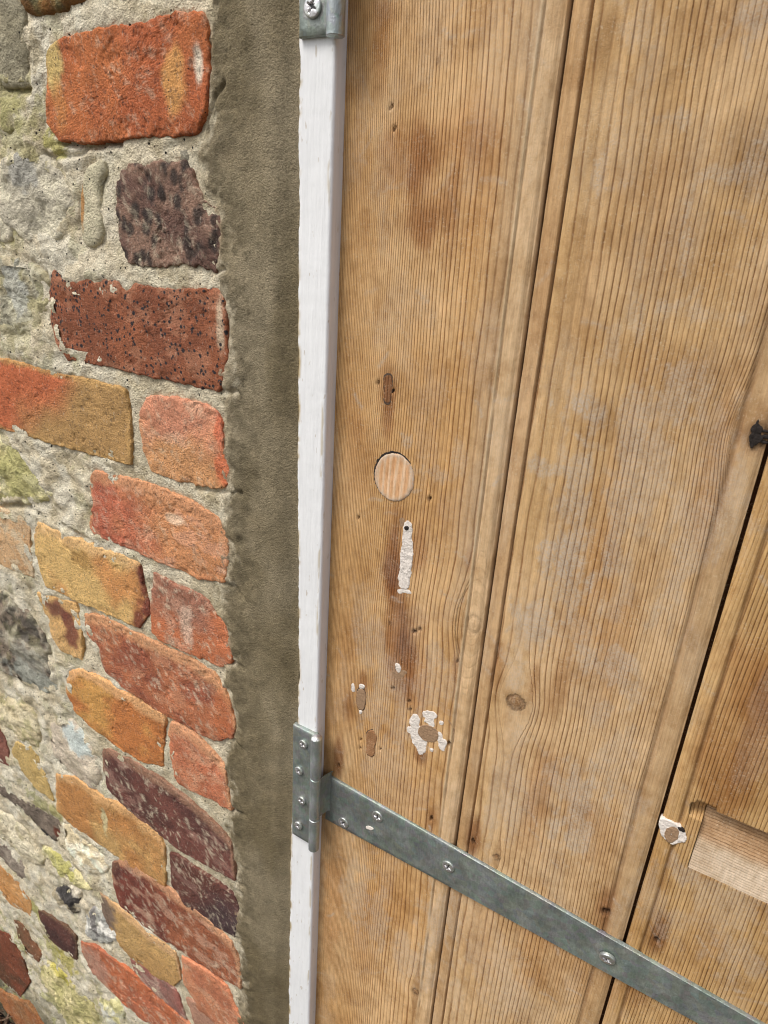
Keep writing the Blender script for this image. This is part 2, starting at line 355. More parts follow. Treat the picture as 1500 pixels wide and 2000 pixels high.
OR, RD, TN, PK, PU, BR = (186, 96, 46), (168, 74, 44), (186, 138, 76), (198, 120, 92), (98, 62, 60), (142, 78, 54)
BRICKS = [
 dict(p=[(93,98),(108,84),(120,78),(140,70),(165,66),(188,60),(225,54),(256,48),(285,50),(302,38),(340,28),(394,28),(402,42),(408,80),(406,148),(402,192),(396,224),(382,256),(340,264),(280,264),(240,270),(168,276),(116,272),(94,240),(91,160)],
      paint=paint_brick((172,84,40),(190,102,46),None,.5,22,[(342,160,.009,.017,(208,146,74),.85),(108,125,.010,.018,(204,172,104),.95),(120,205,.007,.016,(196,126,58),.6),(390,125,.0035,.010,(226,210,200),.9)],None,seed=1,bloom=.25,soft=.25), proud=.0015),
 dict(p=[(240,332),(264,324),(285,328),(312,320),(364,318),(376,344),(386,372),(396,392),(420,404),(432,440),(430,472),(423,498),(418,530),(400,520),(370,514),(340,516),(280,520),(256,514),(240,490),(232,450),(226,400),(228,368)],
      paint=paint_brick((138,104,92),(112,80,74),None,.5,40,(),None,seed=2,darkspots=95,bloom=.3), proud=.001, jag=.002, amp=.0011),
 dict(p=[(106,530),(118,548),(132,550),(150,556),(172,544),(184,554),(196,550),(228,550),(246,572),(256,566),(264,555),(300,566),(360,568),(424,566),(437,590),(444,662),(438,722),(426,762),(360,748),(260,726),(180,708),(132,700),(112,670),(102,630),(97,570)],
      paint=paint_brick((152,84,54),(136,74,50),(176,116,90),.5,30,[(432,640,.003,.02,(220,200,180),.6)],None,seed=3,darkspots=200), proud=.0018),
 dict(p=[(-70,682),(0,702),(40,710),(120,730),(224,754),(244,762),(251,790),(256,842),(256,906),(224,898),(120,870),(40,846),(0,834),(-70,812)],
      paint=paint_brick((192,96,52),(178,134,80),None,.5,10,(),(192,146,84),grad=(2.2,-.5,-.55),seed=4), proud=.002),
 dict(p=[(284,780),(300,776),(340,778),(400,790),(424,806),(434,834),(434,874),(446,910),(444,940),(434,952),(392,948),(344,936),(296,920),(284,890),(276,850),(273,810)],
      paint=paint_brick((208,132,104),(206,142,92),(222,166,140),.5,30,[(430,830,.006,.016,(206,92,52),.8),(436,920,.008,.014,(210,96,50),.8)],None,grad=(0,-1.2,1.1),seed=5,bloom=.3), proud=.001),
 dict(p=[(180,930),(186,922),(240,932),(300,948),(360,974),(400,996),(428,1016),(444,1048),(446,1088),(438,1136),(384,1128),(320,1100),(256,1072),(184,1042),(175,1024),(184,980),(178,950)],
      paint=paint_brick((188,94,68),(206,134,86),(214,152,126),.5,16,[(345,1015,.012,.004,(222,190,170),.7)],None,grad=(1.3,.5,-.35),seed=6,bloom=.25,topc=(206,140,100)), proud=.0015),
 dict(p=[(74,1020),(120,1042),(180,1066),(240,1086),(272,1100),(280,1140),(290,1170),(294,1196),(272,1224),(224,1204),(160,1176),(92,1144),(76,1100),(68,1048)],
      paint=paint_brick((216,172,104),(204,136,72),None,.55,18,[(286,1130,.010,.022,(120,52,44),.95),(292,1190,.011,.022,(126,56,46),.95),(276,1215,.009,.012,(130,60,46),.9),(165,1095,.014,.010,(158,110,40),.6)],None,seed=7,topc=(218,170,116)), proud=.0025),
 dict(p=[(-60,972),(0,994),(36,1004),(56,1032),(60,1080),(66,1126),(24,1114),(0,1100),(-60,1078)],
      paint=paint_brick((196,148,104),(204,160,120),(206,190,170),.5,25,(),None,seed=8,bloom=.3), proud=.001),
 dict(p=[(300,1120),(322,1130),(344,1144),(384,1160),(408,1176),(424,1208),(440,1220),(452,1264),(450,1294),(430,1300),(400,1288),(360,1272),(312,1248),(298,1236),(296,1180)],
      paint=paint_brick((160,102,84),(196,106,62),(204,150,128),.45,28,[(365,1222,.008,.020,(214,180,166),.7)],None,grad=(.2,-1.3,1.05),seed=9,bloom=.5), proud=.001),
 dict(p=[(72,1158),(104,1166),(148,1180),(158,1220),(160,1288),(120,1272),(102,1240),(88,1196)],
      paint=paint_brick((212,162,100),(214,166,108),None,.5,25,[(112,1190,.018,.010,(120,66,58),.9),(140,1228,.012,.020,(126,64,54),.9)],None,seed=10), proud=.001),
 dict(p=[(166,1202),(200,1204),(248,1228),(320,1264),(380,1292),(416,1316),(436,1344),(448,1368),(460,1412),(454,1440),(418,1446),(360,1416),(304,1384),(240,1340),(208,1312),(192,1260),(172,1236)],
      paint=paint_brick((158,82,58),(184,104,66),(202,136,104),.5,26,[(440,1400,.012,.03,(196,104,52),.6)],None,seed=11,bloom=.45,topc=(206,146,104)), proud=.0018),
 dict(p=[(136,1312),(160,1308),(200,1328),(256,1360),(304,1386),(322,1400),(320,1436),(318,1496),(272,1484),(216,1448),(176,1416),(148,1388),(130,1348)],
      paint=paint_brick((192,112,46),(206,146,66),None,.5,22,(),None,seed=12,topc=(222,164,112)), proud=.002),
 dict(p=[(336,1410),(372,1428),(400,1456),(422,1478),(440,1500),(444,1548),(452,1582),(424,1568),(384,1548),(344,1528),(332,1480),(330,1432)],
      paint=paint_brick((192,106,72),(200,120,84),(210,150,120),.5,35,(),None,seed=13,bloom=.3,topc=(214,150,110)), proud=.0012),
 dict(p=[(202,1460),(224,1468),(256,1484),(320,1524),(384,1576),(432,1620),(452,1648),(458,1700),(458,1718),(424,1700),(360,1664),(288,1612),(240,1572),(212,1540),(204,1500)],
      paint=paint_brick((96,56,54),(120,68,62),(164,120,112),.5,30,(),None,seed=14,bloom=.6,topc=(156,112,92)), proud=.002),
 dict(p=[(110,1512),(148,1518),(192,1552),(248,1580),(312,1632),(322,1660),(323,1730),(280,1708),(224,1668),(172,1632),(132,1604),(112,1580)],
      paint=paint_brick((190,126,62),(196,150,88),None,.5,16,[(205,1600,.005,.02,(206,206,170),.6)],None,seed=15,topc=(216,162,106)), proud=.002),
 dict(p=[(332,1666),(360,1680),(408,1712),(456,1748),(464,1772),(458,1830),(420,1808),(360,1764),(336,1728)],
      paint=paint_brick((104,58,52),(78,56,62),(150,110,104),.5,20,(),None,grad=(1,-.8,.3),seed=16,bloom=.5), proud=.0015),
 dict(p=[(220,1686),(248,1678),(296,1712),(352,1752),(412,1800),(452,1840),(468,1880),(470,1930),(424,1904),(352,1856),(288,1812),(236,1768),(220,1716)],
      paint=paint_brick((122,56,46),(160,88,56),(196,150,130),.5,18,[(224,1695,.014,.014,(84,44,44),.8)],None,grad=(1.2,.3,-.25),seed=17,bloom=.45,topc=(206,146,110)), proud=.002),
 dict(p=[(196,1744),(240,1776),(288,1820),(344,1860),(352,1912),(340,1924),(304,1908),(256,1868),(224,1832),(200,1776)],
      paint=paint_brick((194,150,90),(184,138,80),None,.5,20,[(206,1775,.022,.03,(110,92,92),.85)],None,seed=18,topc=(214,164,118)), proud=.002),
 dict(p=[(356,1868),(400,1892),(444,1928),(460,1968),(480,2000),(496,2050),(430,2014),(388,1975),(360,1920)],
      paint=paint_brick((184,106,74),(196,122,86),(214,160,132),.5,30,(),None,seed=19,bloom=.35,topc=(220,130,90)), proud=.0015),
 dict(p=[(160,1836),(200,1856),(256,1896),(304,1940),(356,1988),(410,2040),(330,2030),(288,1996),(240,1956),(180,1896),(164,1864)],
      paint=paint_brick((190,98,54),(170,92,66),(196,160,140),.55,22,[(190,1885,.03,.03,(172,128,116),.7)],None,seed=20,bloom=.35), proud=.003, amp=.001),
 dict(p=[(256,1872),(300,1900),(345,1938),(362,1990),(340,1976),(300,1936),(262,1900)],
      paint=paint_brick((146,100,96),(160,92,86),(190,160,150),.5,30,(),None,seed=21), proud=.0005),
 dict(p=[(364,1950),(400,1968),(440,2004),(480,2050),(440,2060),(385,2012)],
      paint=paint_brick((126,114,104),(176,126,108),None,.5,25,(),None,seed=22), proud=.0005),
 dict(p=[(76,1776),(104,1792),(130,1812),(148,1828),(150,1876),(124,1856),(92,1828),(80,1800)],
      paint=paint_brick((74,46,46),(98,58,54),None,.5,30,(),(110,80,62),seed=23), proud=.0015),
 dict(p=[(30,1450),(60,1460),(84,1500),(104,1564),(72,1540),(36,1500),(24,1472)],
      paint=paint_brick((200,164,98),(192,158,96),None,.5,30,(),None,seed=24), proud=.001),
 dict(p=[(-25,1405),(0,1424),(12,1448),(22,1496),(0,1488),(-25,1470)],
      paint=paint_brick((120,68,60),(140,84,74),None,.5,30,(),None,seed=25), proud=.001),
 dict(p=[(-40,1655),(0,1690),(32,1720),(62,1760),(60,1788),(24,1768),(0,1740),(-40,1710)],
      paint=paint_brick((196,132,66),(200,140,78),None,.5,30,(),None,seed=26,bloom=.2), proud=.001),
 dict(p=[(-30,1800),(0,1817),(20,1827),(44,1870),(59,1917),(40,1947),(13,1923),(0,1910),(-30,1890)],
      paint=paint_brick((124,62,38),(98,60,40),None,.5,25,(),None,seed=27), proud=.002),
 dict(p=[(-15,1922),(12,1938),(34,1950),(55,1956),(75,1982),(95,2014),(45,2012),(20,1978),(0,1948)],
      paint=paint_brick((160,94,46),(150,98,56),None,.5,25,(),None,seed=28,bloom=.2), proud=.006),
 dict(p=[(27,1796),(50,1810),(60,1835),(80,1865),(75,1880),(50,1860),(35,1830)],
      paint=paint_brick((132,84,58),(118,84,60),None,.5,30,(),None,seed=29), proud=.0),
]
def paint_stone(A, B, spots=(), lich=0.0, seed=0, dark=0.0, A2=None):
    A, B = alb(*A) * 1.15, alb(*B) * 1.15
    def f(X, Z, d, P):
        c = mixc(np.broadcast_to(A, X.shape + (3,)), B, ss(.38, .6, fbm(X * 45, Z * 60, seed, 4, .6)))
        c = c * np.array([1.42, 1.38, 1.28]) * (.8 + .4 * fbm(X * 130, Z * 130, seed + 3, 3, .6))[..., None]
        if dark: c = mixc(c, alb(84, 78, 72), ss(.52, .66, fbm(X * 60, Z * 80, seed + 4, 4, .6)) * dark)
        if lich: c = mixc(c, alb(182, 176, 116), ss(.52, .66, fbm(X * 80, Z * 80, seed + 5, 4, .6)) * lich)
        for (px, py, rx, rz, cc, s) in spots:
            sx, sz = un(px, py, YW); r = np.hypot((X - sx) / rx, (Z - sz) / rz) + 1.2 * (fbm(X * 90, Z * 90, seed + 8, 4, .6) - .5)
            c = mixc(c, alb(*cc), ss(1.1, .8, r) * s)
        return c
    return f
LG, GR, PALE = (196, 190, 172), (150, 142, 122), (216, 208, 190)
STONES = [
 dict(p=[(-30,-10),(18,-12),(44,25),(50,70),(51,150),(48,172),(0,170),(-30,166)], paint=paint_stone((146,140,122),(130,124,106),seed=50), bulge=.003, tilt=(0,-.05)),
 dict(p=[(26,-30),(34,6),(52,26),(90,31),(122,24),(152,8),(186,-12),(170,-40)], paint=paint_stone((112,78,42),(70,58,36),seed=51,lich=.2), bulge=.006),
 dict(p=[(12,304),(52,284),(100,312),(132,360),(146,420),(120,472),(60,480),(24,452),(-20,420),(-30,330)], paint=paint_stone(LG,(168,162,148),[(40,320,.02,.015,(170,168,160),.7)],seed=52), bulge=.007, amp=.0034, afreq=55),
 dict(p=[(164,324),(200,308),(205,340),(193,360),(196,416),(201,470),(172,486),(158,472),(154,400)], paint=paint_stone((176,170,148),(190,182,160),[(156,370,.004,.03,(196,140,78),.9)],seed=53), bulge=.001, proud=.002, amp=.0004, jag=.0012),
 dict(p=[(330,282),(362,284),(365,315),(346,317),(330,310)], paint=paint_stone((120,116,106),(134,130,118),seed=54), bulge=.001),
 dict(p=[(-30,405),(10,410),(26,440),(22,470),(-30,478)], paint=paint_stone(LG,PALE,seed=55,lich=.3), bulge=.006),
 dict(p=[(-40,500),(46,497),(92,540),(98,600),(62,655),(-40,650)], paint=paint_stone((190,186,166),(168,160,134),[(30,560,.014,.02,(200,200,190),.7)],seed=56,lich=.35,dark=.5), bulge=.004, amp=.003, afreq=80, jag=.004),
 dict(p=[(-40,836),(35,858),(60,900),(85,930),(107,975),(70,988),(30,986),(-40,984)], paint=paint_stone((196,190,160),(184,176,130),[(40,925,.03,.03,(190,184,120),.6)],seed=57,lich=.7), bulge=.009, amp=.003, afreq=70),
 dict(p=[(-40,1140),(20,1158),(60,1200),(90,1250),(110,1310),(112,1360),(60,1350),(20,1320),(-40,1290)], paint=paint_stone((158,152,138),(122,110,98),[(70,1330,.05,.02,(188,190,176),.8),(60,1290,.03,.02,(178,176,162),.6)],seed=58,lich=.2,dark=.8), bulge=.010, amp=.004, afreq=60),
 dict(p=[(-40,1330),(30,1372),(62,1382),(76,1420),(78,1462),(50,1455),(25,1430),(-40,1390)], paint=paint_stone((196,186,160),(176,164,136),[(45,1370,.014,.012,(220,200,160),.6)],seed=59,lich=.5), bulge=.010, amp=.003),
 dict(p=[(95,1405),(130,1398),(165,1438),(190,1480),(197,1530),(182,1548),(150,1518),(110,1495),(92,1450)], paint=paint_stone((206,194,178),(180,168,154),[(150,1440,.022,.018,(226,234,226),.95),(166,1458,.012,.012,(226,234,226),.9)],seed=60,lich=.12), bulge=.010, amp=.0035, afreq=45),
 dict(p=[(-30,1515),(15,1535),(50,1558),(90,1590),(118,1610),(120,1642),(100,1646),(80,1625),(50,1590),(15,1562),(-30,1545)], paint=paint_stone((120,108,98),(98,88,80),[(97,1642,.018,.016,(62,60,60),.9),(112,1626,.006,.01,(130,60,40),.8)],seed=61), bulge=.006, amp=.002),
 dict(p=[(115,1592),(132,1602),(165,1640),(200,1670),(212,1692),(200,1714),(170,1706),(145,1676),(122,1636)], paint=paint_stone((226,218,200),(206,192,162),seed=62), bulge=.010, amp=.0035, afreq=60),
 dict(p=[(80,1648),(108,1666),(142,1698),(176,1728),(184,1742),(150,1738),(110,1702),(86,1672)], paint=paint_stone((212,204,180),(188,180,140),[(115,1685,.03,.018,(196,190,100),.7)],seed=63,lich=.4), bulge=.010, amp=.004),
 dict(p=[(-20,1632),(12,1648),(40,1680),(58,1712),(64,1730),(34,1716),(0,1678),(-20,1665)], paint=paint_stone((110,98,90),(140,130,120),seed=64), bulge=.004),
 dict(p=[(98,1738),(125,1730),(152,1736),(158,1778),(142,1792),(118,1768)], paint=paint_stone((212,204,190),(150,140,120),[(132,1745,.028,.016,(52,50,54),.95),(146,1782,.012,.012,(60,54,46),.8)],seed=65), bulge=.010, amp=.004),
 dict(p=[(164,1792),(180,1768),(216,1790),(236,1838),(200,1846),(170,1828)], paint=paint_stone((206,204,200),(150,150,148),[(185,1800,.008,.03,(110,104,104),.8)],seed=66,lich=.15), bulge=.008, amp=.004),
 dict(p=[(70,1872),(95,1880),(125,1896),(152,1932),(186,1965),(200,2010),(140,2010),(110,1960),(84,1920)], paint=paint_stone((190,180,140),(168,160,116),[(120,1895,.03,.02,(206,192,80),.7)],seed=67,lich=.6), bulge=.012, amp=.004),
 dict(p=[(188,1938),(225,1944),(246,1984),(242,2014),(204,2008)], paint=paint_stone((206,200,150),(196,196,190),seed=68,lich=.5), bulge=.009, amp=.003),
 dict(p=[(-30,1572),(30,1600),(66,1646),(90,1690),(62,1692),(20,1652),(-30,1615)], paint=paint_stone((198,190,170),(178,168,146),seed=69,lich=.3), bulge=.010, amp=.003),
 dict(p=[(-40,180),(20,186),(40,215),(30,262),(-40,270)], paint=paint_stone((170,162,136),(158,150,116),seed=70,lich=.6), bulge=.004, jag=.003),
]
# ------------------------------------------------------------------ wall
GZ = -1.264      # ground level below the lens
wall = thing('brick_wall', 'old wall of red and tan bricks and lichened rubble stones beside the wooden door', 'wall', (-.6, .05, GZ))
polys = []
for i, b in enumerate(BRICKS):
    far = i > 18
    o = piece('brick', b['p'], M_BRICK, wall, YW, b['paint'], h=.0013 if i < 12 else .0018, proud=b.get('proud', 0) * .5 + .0003, edge=.0016, sharp=0, grow=.0011, jfreq=230, floats=(lambda X, Z, d, P, q=(1.0 if i == 2 else .35 if i in (0, 10, 16) else .30): dict(speck=np.full(X.shape, q))), amp=b.get('amp', .0006), jag=b.get('jag', .0013) * 1.25, seed=100 + i, extra=lambda X, Z, d, P_=i: (.0012 if P_ == 1 else .0008) * ss(.60, .74, fbm(X * 75, Z * 75, 900 + P_, 4, .6)) + .0009 * ss(.009, .001, d) * ss(.50, .62, fbm(X * 60, Z * 60, 930 + P_, 3)))
    X0, Z0 = un(*np.array(b['p'], float).T, YW); polys.append((chaikin(np.stack([X0, Z0], 1)), 0))
for i, b in enumerate(STONES):
    o = piece('stone', b['p'], M_STONE, wall, YW + .003, b['paint'], h=.0016 if i < 8 else .0022, proud=b.get('proud', 0) + .0016, edge=.004, amp=b.get('amp', .0015) * 1.25, afreq=b.get('afreq', 90), jag=b.get('jag', .0022), jfreq=110,
              bulge=b.get('bulge', .004) * .45, tilt=b.get('tilt', (0, 0)), seed=200 + i, depth=.02, unY=YW)
    X0, Z0 = un(*np.array(b['p'], float).T, YW); polys.append((chaikin(np.stack([X0, Z0], 1)), 1))

# mortar bed with the cement fillet
def spaced(a, b, h0, h1):
    out = [a]; 
    while out[-1] < b: t = (out[-1] - a) / (b - a); out.append(out[-1] + h0 + (h1 - h0) * t)
    return np.array(out)
XE = -.2485
xs = XE - spaced(0, .72, .0011, .0026); xs = xs[::-1]
zs = .17 - spaced(0, 1.6, .0011, .0034); zs = zs[::-1]
X, Z = np.meshgrid(xs, zs)
D = np.full(X.shape, -.05); kind = np.zeros(X.shape, int)
for P, k in polys:
    i0, i1 = np.searchsorted(xs, [P[:, 0].min() - .02, P[:, 0].max() + .02]); j0, j1 = np.searchsorted(zs, [P[:, 1].min() - .02, P[:, 1].max() + .02])
    if i1 <= i0 or j1 <= j0: continue
    sub = sdf(P, X[j0:j1, i0:i1], Z[j0:j1, i0:i1]); cur = D[j0:j1, i0:i1]
    kk = kind[j0:j1, i0:i1]; kk[sub > cur] = k; D[j0:j1, i0:i1] = np.maximum(cur, sub)
# left edge of the cement band, traced
bz = [(412,-40),(410,60),(402,200),(396,262),(374,300),(392,350),(418,400),(440,450),(436,500),(430,560),(440,640),(442,720),(440,780),(438,850),(440,950),(430,975),(440,1050),(446,1130),(420,1180),(440,1215),(455,1290),(436,1330),(458,1420),(430,1470),(446,1540),(440,1600),(458,1680),(462,1760),(462,1830),(470,1920),(470,1990),(480,2080)]
bx_, bz_ = un(*np.array(bz, float).T, YW); o_ = np.argsort(bz_)
edge_x = np.interp(Z, bz_[o_], bx_[o_])
n2 = fbm(X * 120, Z * 120, 7, 4, .6)
band = X - edge_x + (n2 - .5) * .026 + (fbm(X * 28, Z * 34, 39, 3) - .5) * .014
bm = ss(-.010, .016, band)
out = -D
near = ss(.010, .001, np.abs(out))
Ym = YW + .0012 + (fbm(X * 22, Z * 22, 5, 3) - .5) * .0032 + (fbm(X * 130, Z * 130, 6, 4, .6) - .5) * .0020 + (fbm(X * 420, Z * 420, 61, 2, .6) - .5) * .0010
left = ss(-.36, -.46, X)
Ym = Ym + left * ((fbm(X * 34, Z * 46, 8, 5, .6) - .5) * .0065 - .0002)
# joint raked just under bricks
Ym = Ym + .0008 * ss(.0030, .0, np.abs(out)) * (kind == 0) + .0012 * ss(.005, 0, np.abs(out)) * (kind == 1)
Yc = YW - .0014 + (fbm(X * 26, Z * 16, 9, 3) - .5) * .0034 + (fbm(X * 240, Z * 240, 10, 3, .6) - .5) * .0005
ripple = ss(.055, .0, band)                     # rougher, dragged surface near the bricks
Yc = Yc + ripple * (fbm(X * 70, Z * 90, 11, 4, .62) - .5) * .0042
Ym = Ym * (1 - bm) + Yc * bm
creases = [((405,262),(398,240),(420,190),(440,165)),((426,764),(452,766),(466,770)),((434,1136),(462,1150),(476,1166)),((448,1296),(470,1300),(480,1304)),((452,1442),(470,1458),(478,1466)),((452,1584),(468,1590),(480,1592)),((418,532),(436,524),(440,524)),((392,952),(380,958),(470,965)),((458,1720),(470,1728),(480,1732)),((458,1832),(470,1836),(478,1838)),((470,1930),(480,1934),(492,1938))]
def segdist(px, Yp):
    pts = np.stack(un(*np.array(px, float).T, Yp), 1); d = np.full(X.shape, 1.)
    i0, i1 = np.searchsorted(xs, [pts[:, 0].min() - .03, pts[:, 0].max() + .03]); j0, j1 = np.searchsorted(zs, [pts[:, 1].min() - .03, pts[:, 1].max() + .03])
    x = X[j0:j1, i0:i1] + (n2[j0:j1, i0:i1] - .5) * .006; z = Z[j0:j1, i0:i1] + (n2[j0:j1, i0:i1] - .5) * .006; q = np.full(x.shape, 1.)
    for (ax, az), (bx, b_z) in zip(pts[:-1], pts[1:]):
        ex, ez = bx - ax, b_z - az; t = np.clip(((x - ax) * ex + (z - az) * ez) / (ex * ex + ez * ez), 0, 1)
        q = np.minimum(q, np.hypot(x - ax - t * ex, z - az - t * ez))
    d[j0:j1, i0:i1] = q; return d
for c in creases:
    d = segdist(c, YW); Ym = Ym + .0028 * np.exp(-(d / .0016) ** 2)
    # lip of mortar sagging above the crease
cracks = [((0,172),(20,172),(50,176)),((85,300),(120,308),(150,300),(165,290)),((118,280),(160,284),(230,276)),((0,990),(50,990),(80,1010)),((120,1028),(150,1044),(180,1060))]
for c in cracks:
    d = segdist(c, YW); Ym = Ym + .005 * np.exp(-(d / .0022) ** 2)
# bulges of old mortar / weeds of relief on the left column
w = worley(X * 42, Z * 60, 3); Ym = Ym - left * ss(.6, .1, w) * .0015
# chamfer into the frame
fl = np.array([(580,-120),(583,80),(584,140),(582,300),(582,470),(581,640),(581,760),(580,900),(581,1060),(582,1180),(583,1300),(580,1410),(574,1500),(567,1640),(566,1760),(564,1880),(563,2000),(560,2100)], float)
_lx, _lz = un(fl[:, 0], fl[:, 1], YF); _o = np.argsort(_lz); xfl = np.interp(Z, _lz[_o], _lx[_o])
kf = ss(.016, .0005, xfl - X); Ym = Ym * (1 - kf) + (YF + .0012 + (fbm(X * 150, Z * 60, 36, 3) - .5) * .0010) * kf
lime = mixc(np.broadcast_to(alb(244,229,198), X.shape + (3,)), alb(226,210,176), ss(.4, .65, fbm(X * 30, Z * 30, 20, 4)))
lime = mixc(lime, alb(252,242,214), ss(.52, .68, fbm(X * 80, Z * 80, 21, 4, .6)) * .6)
lime = mixc(lime, alb(186,170,134), ss(.56, .7, fbm(X * 55, Z * 55, 22, 4, .6)) * .6)
lime = mixc(lime, alb(250,242,220), left * ss(.42, .62, fbm(X * 50, Z * 50, 24, 4, .6)) * .6)
lime = mixc(lime, alb(184,178,130), left * ss(.57, .68, fbm(X * 60, Z * 60, 23, 5, .6)) * .4)
low = ss(-.95, -1.22, Z)
lime = mixc(lime, alb(136,130,100), low * ss(.35, .6, fbm(X * 40, Z * 40, 25, 4, .6)) * .85)
low2 = ss(-1.10, -1.22, Z); lime = mixc(lime, alb(66,62,44), low2 * .8)
lime = mixc(lime, alb(190,186,120), ss(-.86, -1.0, Z) * ss(.56, .66, fbm(X * 60, Z * 60, 26, 4, .6)) * .7)
def lichen(px, py, r, cc, s):
    global lime
    sx, sz = un(px, py, YW); q = np.hypot(X - sx, Z - sz) / r + 2.0 * (n2 - .5); cc = np.array(cc) * .6 + np.array((206, 196, 162)) * .4; lime = mixc(lime, alb(*cc), ss(1.1, .7, q) * s)
for a in [(20,230,.03,(178,170,92),.6),(100,275,.011,(188,180,70),.8),(22,210,.012,(170,164,80),.6),(10,450,.012,(180,172,90),.6),(30,640,.03,(186,180,120),.5),(8,1040,.02,(170,164,110),.4),(44,1390,.02,(196,184,100),.6),(60,1440,.014,(196,182,90),.5),(75,1570,.02,(150,150,80),.7),(110,1590,.014,(176,172,80),.7),(70,1780,.016,(186,182,70),.8),(100,1850,.02,(190,184,80),.7),(130,1880,.02,(206,190,60),.8)]: lichen(*a)
cem = mixc(np.broadcast_to(alb(142,128,100), X.shape + (3,)), alb(162,148,120), ss(.35, .65, fbm(X * 14, Z * 9, 27, 4)))
cem = cem * (.86 + .28 * fbm(X * 40, Z * 14, 38, 5, .65))[..., None]
cem = mixc(cem, alb(118,104,74), ss(.5, .7, fbm(X * 20, Z * 12, 28, 4)) * .5)
cem = cem * (.80 + .40 * fbm(X * 600, Z * 260, 29, 4, .7))[..., None] * (1 - .30 * ss(.60, .74, fbm(X * 330, Z * 330, 37, 3, .6)) * ss(.06, 0, band))[..., None]
cem = mixc(cem, alb(112,98,70), ss(-.38, -.75, Z) * .45)           # the lower band is still damp
cem = mixc(cem, alb(100,90,68), ss(.03, .0, np.abs(band - .012)) * ss(.45, .65, fbm(X * 90, Z * 90, 30, 4, .6)) * .5)
colm = mixc(lime, cem, ss(-.006, .010, band + (fbm(X * 200, Z * 200, 35, 3) - .5) * .008))
# thin brick-red smear where the cement was dragged off the brick ends
colm = mixc(colm, alb(168,110,72), ss(.010, .0, np.abs(band - .004)) * ss(.001, -.006, D * -1 - .004) * .35 * (kind == 0))
V = np.stack([X, Ym, Z], -1); Fc = gridf(*X.shape).reshape(-1, 4)
deep = (D.ravel()[Fc] > .007).all(1) & (band.ravel()[Fc] < 0).all(1)
isb = (band.ravel()[Fc] > 0).all(1)
build('mortar', V, Fc[~isb & ~deep], M_LIME, wall, colm)
build('cement_render', V, Fc[isb], M_CEMENT, wall, colm)
# the body of the wall behind and beyond
def box(name, x0, x1, y0, y1, z0, z1, mat, parent, cols=None, **kw):
    v = [(x, y, z) for x in (x0, x1) for y in (y0, y1) for z in (z0, z1)]
    f = [(0,1,3,2),(4,6,7,5),(0,4,5,1),(2,3,7,6),(0,2,6,4),(1,5,7,3)]
    c = None if cols is None else [cols] * 8
    return build(name, v, f, mat, parent, c, smooth=False, **kw)
wx0 = xs[0]
box('wall_core', -2.2, XE - .003, .02, .28, GZ - .05, .75, M_LIME, wall, alb(150,140,112))
box('mortar', -2.2, wx0, YW + .004, .02, GZ - .05, .75, M_LIME, wall, alb(160,148,120))
box('mortar', wx0, XE, YW + .003, .02, zs[-1], .75, M_LIME, wall, alb(160,148,120))
# further courses outside the picture's edge, so that the wall goes on
rng = np.random.RandomState(4)
def outer_brick(x0, x1, z0, z1):
    n = 5; ux = np.linspace(0, 1, n); c0 = [(172,84,40),(146,76,48),(186,138,76),(104,62,56),(190,110,72)][rng.randint(5)]
    v = []; 
    for z in (z0, z0 + .004, z1 - .004, z1):
        for x in (x0, x0 + .004, (x0 + x1) / 2, x1 - .004, x1):
            e = (z in (z0, z1)) or (x in (x0, x1)); v.append((x + rng.uniform(-.001, .001), YW + (.004 if e else -.0015) + rng.uniform(-.0006, .0006), z + rng.uniform(-.001, .001)))
    build('brick', v, gridf(4, 5).reshape(-1, 4), M_BRICK, wall, [alb(*c0)] * 20)
for r in range(10):
    z0 = .185 + r * .076 if r < 7 else None
    if z0 is None: break
    x = XE - .06 - (.05 if r % 2 else 0)
    while x > -1.1:
        L = .215 if rng.rand() < .6 else .105
        outer_brick(x - L, x, z0, z0 + .066); x -= L + .011

# ------------------------------------------------------------------ ground
gx = np.r_[-40, -6, -3, np.arange(-1.6, -.5, .012), 0, 2, 6, 40.]; gy = np.r_[-40, -8, -3, -1., np.arange(-.5, .03, .012), .5]
GX, GY = np.meshgrid(gx, gy)
Hh = GZ + (fbm(GX * 20, GY * 20, 77, 4, .6) - .5) * .035 * ss(.5, .3, np.abs(GX + 1.05))
gc = mixc(np.broadcast_to(alb(112,104,90), GX.shape + (3,)), alb(38,30,24), ss(.40, .1, np.abs(GY + .02)) * ss(.7, .45, np.abs(GX + 1.05)))
g_ = build('ground', np.stack([GX, GY, Hh], -1), gridf(*GX.shape).reshape(-1, 4), M_SOIL, None, gc); g_['kind'] = 'structure'
# litter of twigs and dry leaves at the wall foot
tv, tf = [], []
rng = np.random.RandomState(9)
for k in range(420):
    x = rng.uniform(-1.15, -.62); y = -abs(rng.normal(0, .05)) - .012; a = rng.uniform(0, 6.28); L = rng.uniform(.012, .05); r = rng.uniform(.0007, .0018); z = GZ + rng.uniform(.006, .035)
    d = np.array([math.cos(a), math.sin(a) * .6, rng.uniform(-.3, .5)]) * L; n = np.cross(d, (0, 0, 1)); n /= np.linalg.norm(n); u = np.cross(d, n); u /= np.linalg.norm(u)
    if k % 5 == 0: n = n * 5
    c = np.array([x, y, z]); b0 = len(tv)
    for e, s_ in ((-.5, .5), (0, 1), (.5, .3)):
        q = c + d * e + u * (.003 if e == 0 else 0)
        for w1, w2 in ((1, 0), (0, 1), (-1, 0), (0, -1)): tv.append(q + (n * w1 + u * w2) * r * s_)
    for s0 in (0, 4):
        for j in range(4): tf.append((b0 + s0 + j, b0 + s0 + (j + 1) % 4, b0 + s0 + 4 + (j + 1) % 4, b0 + s0 + 4 + j))
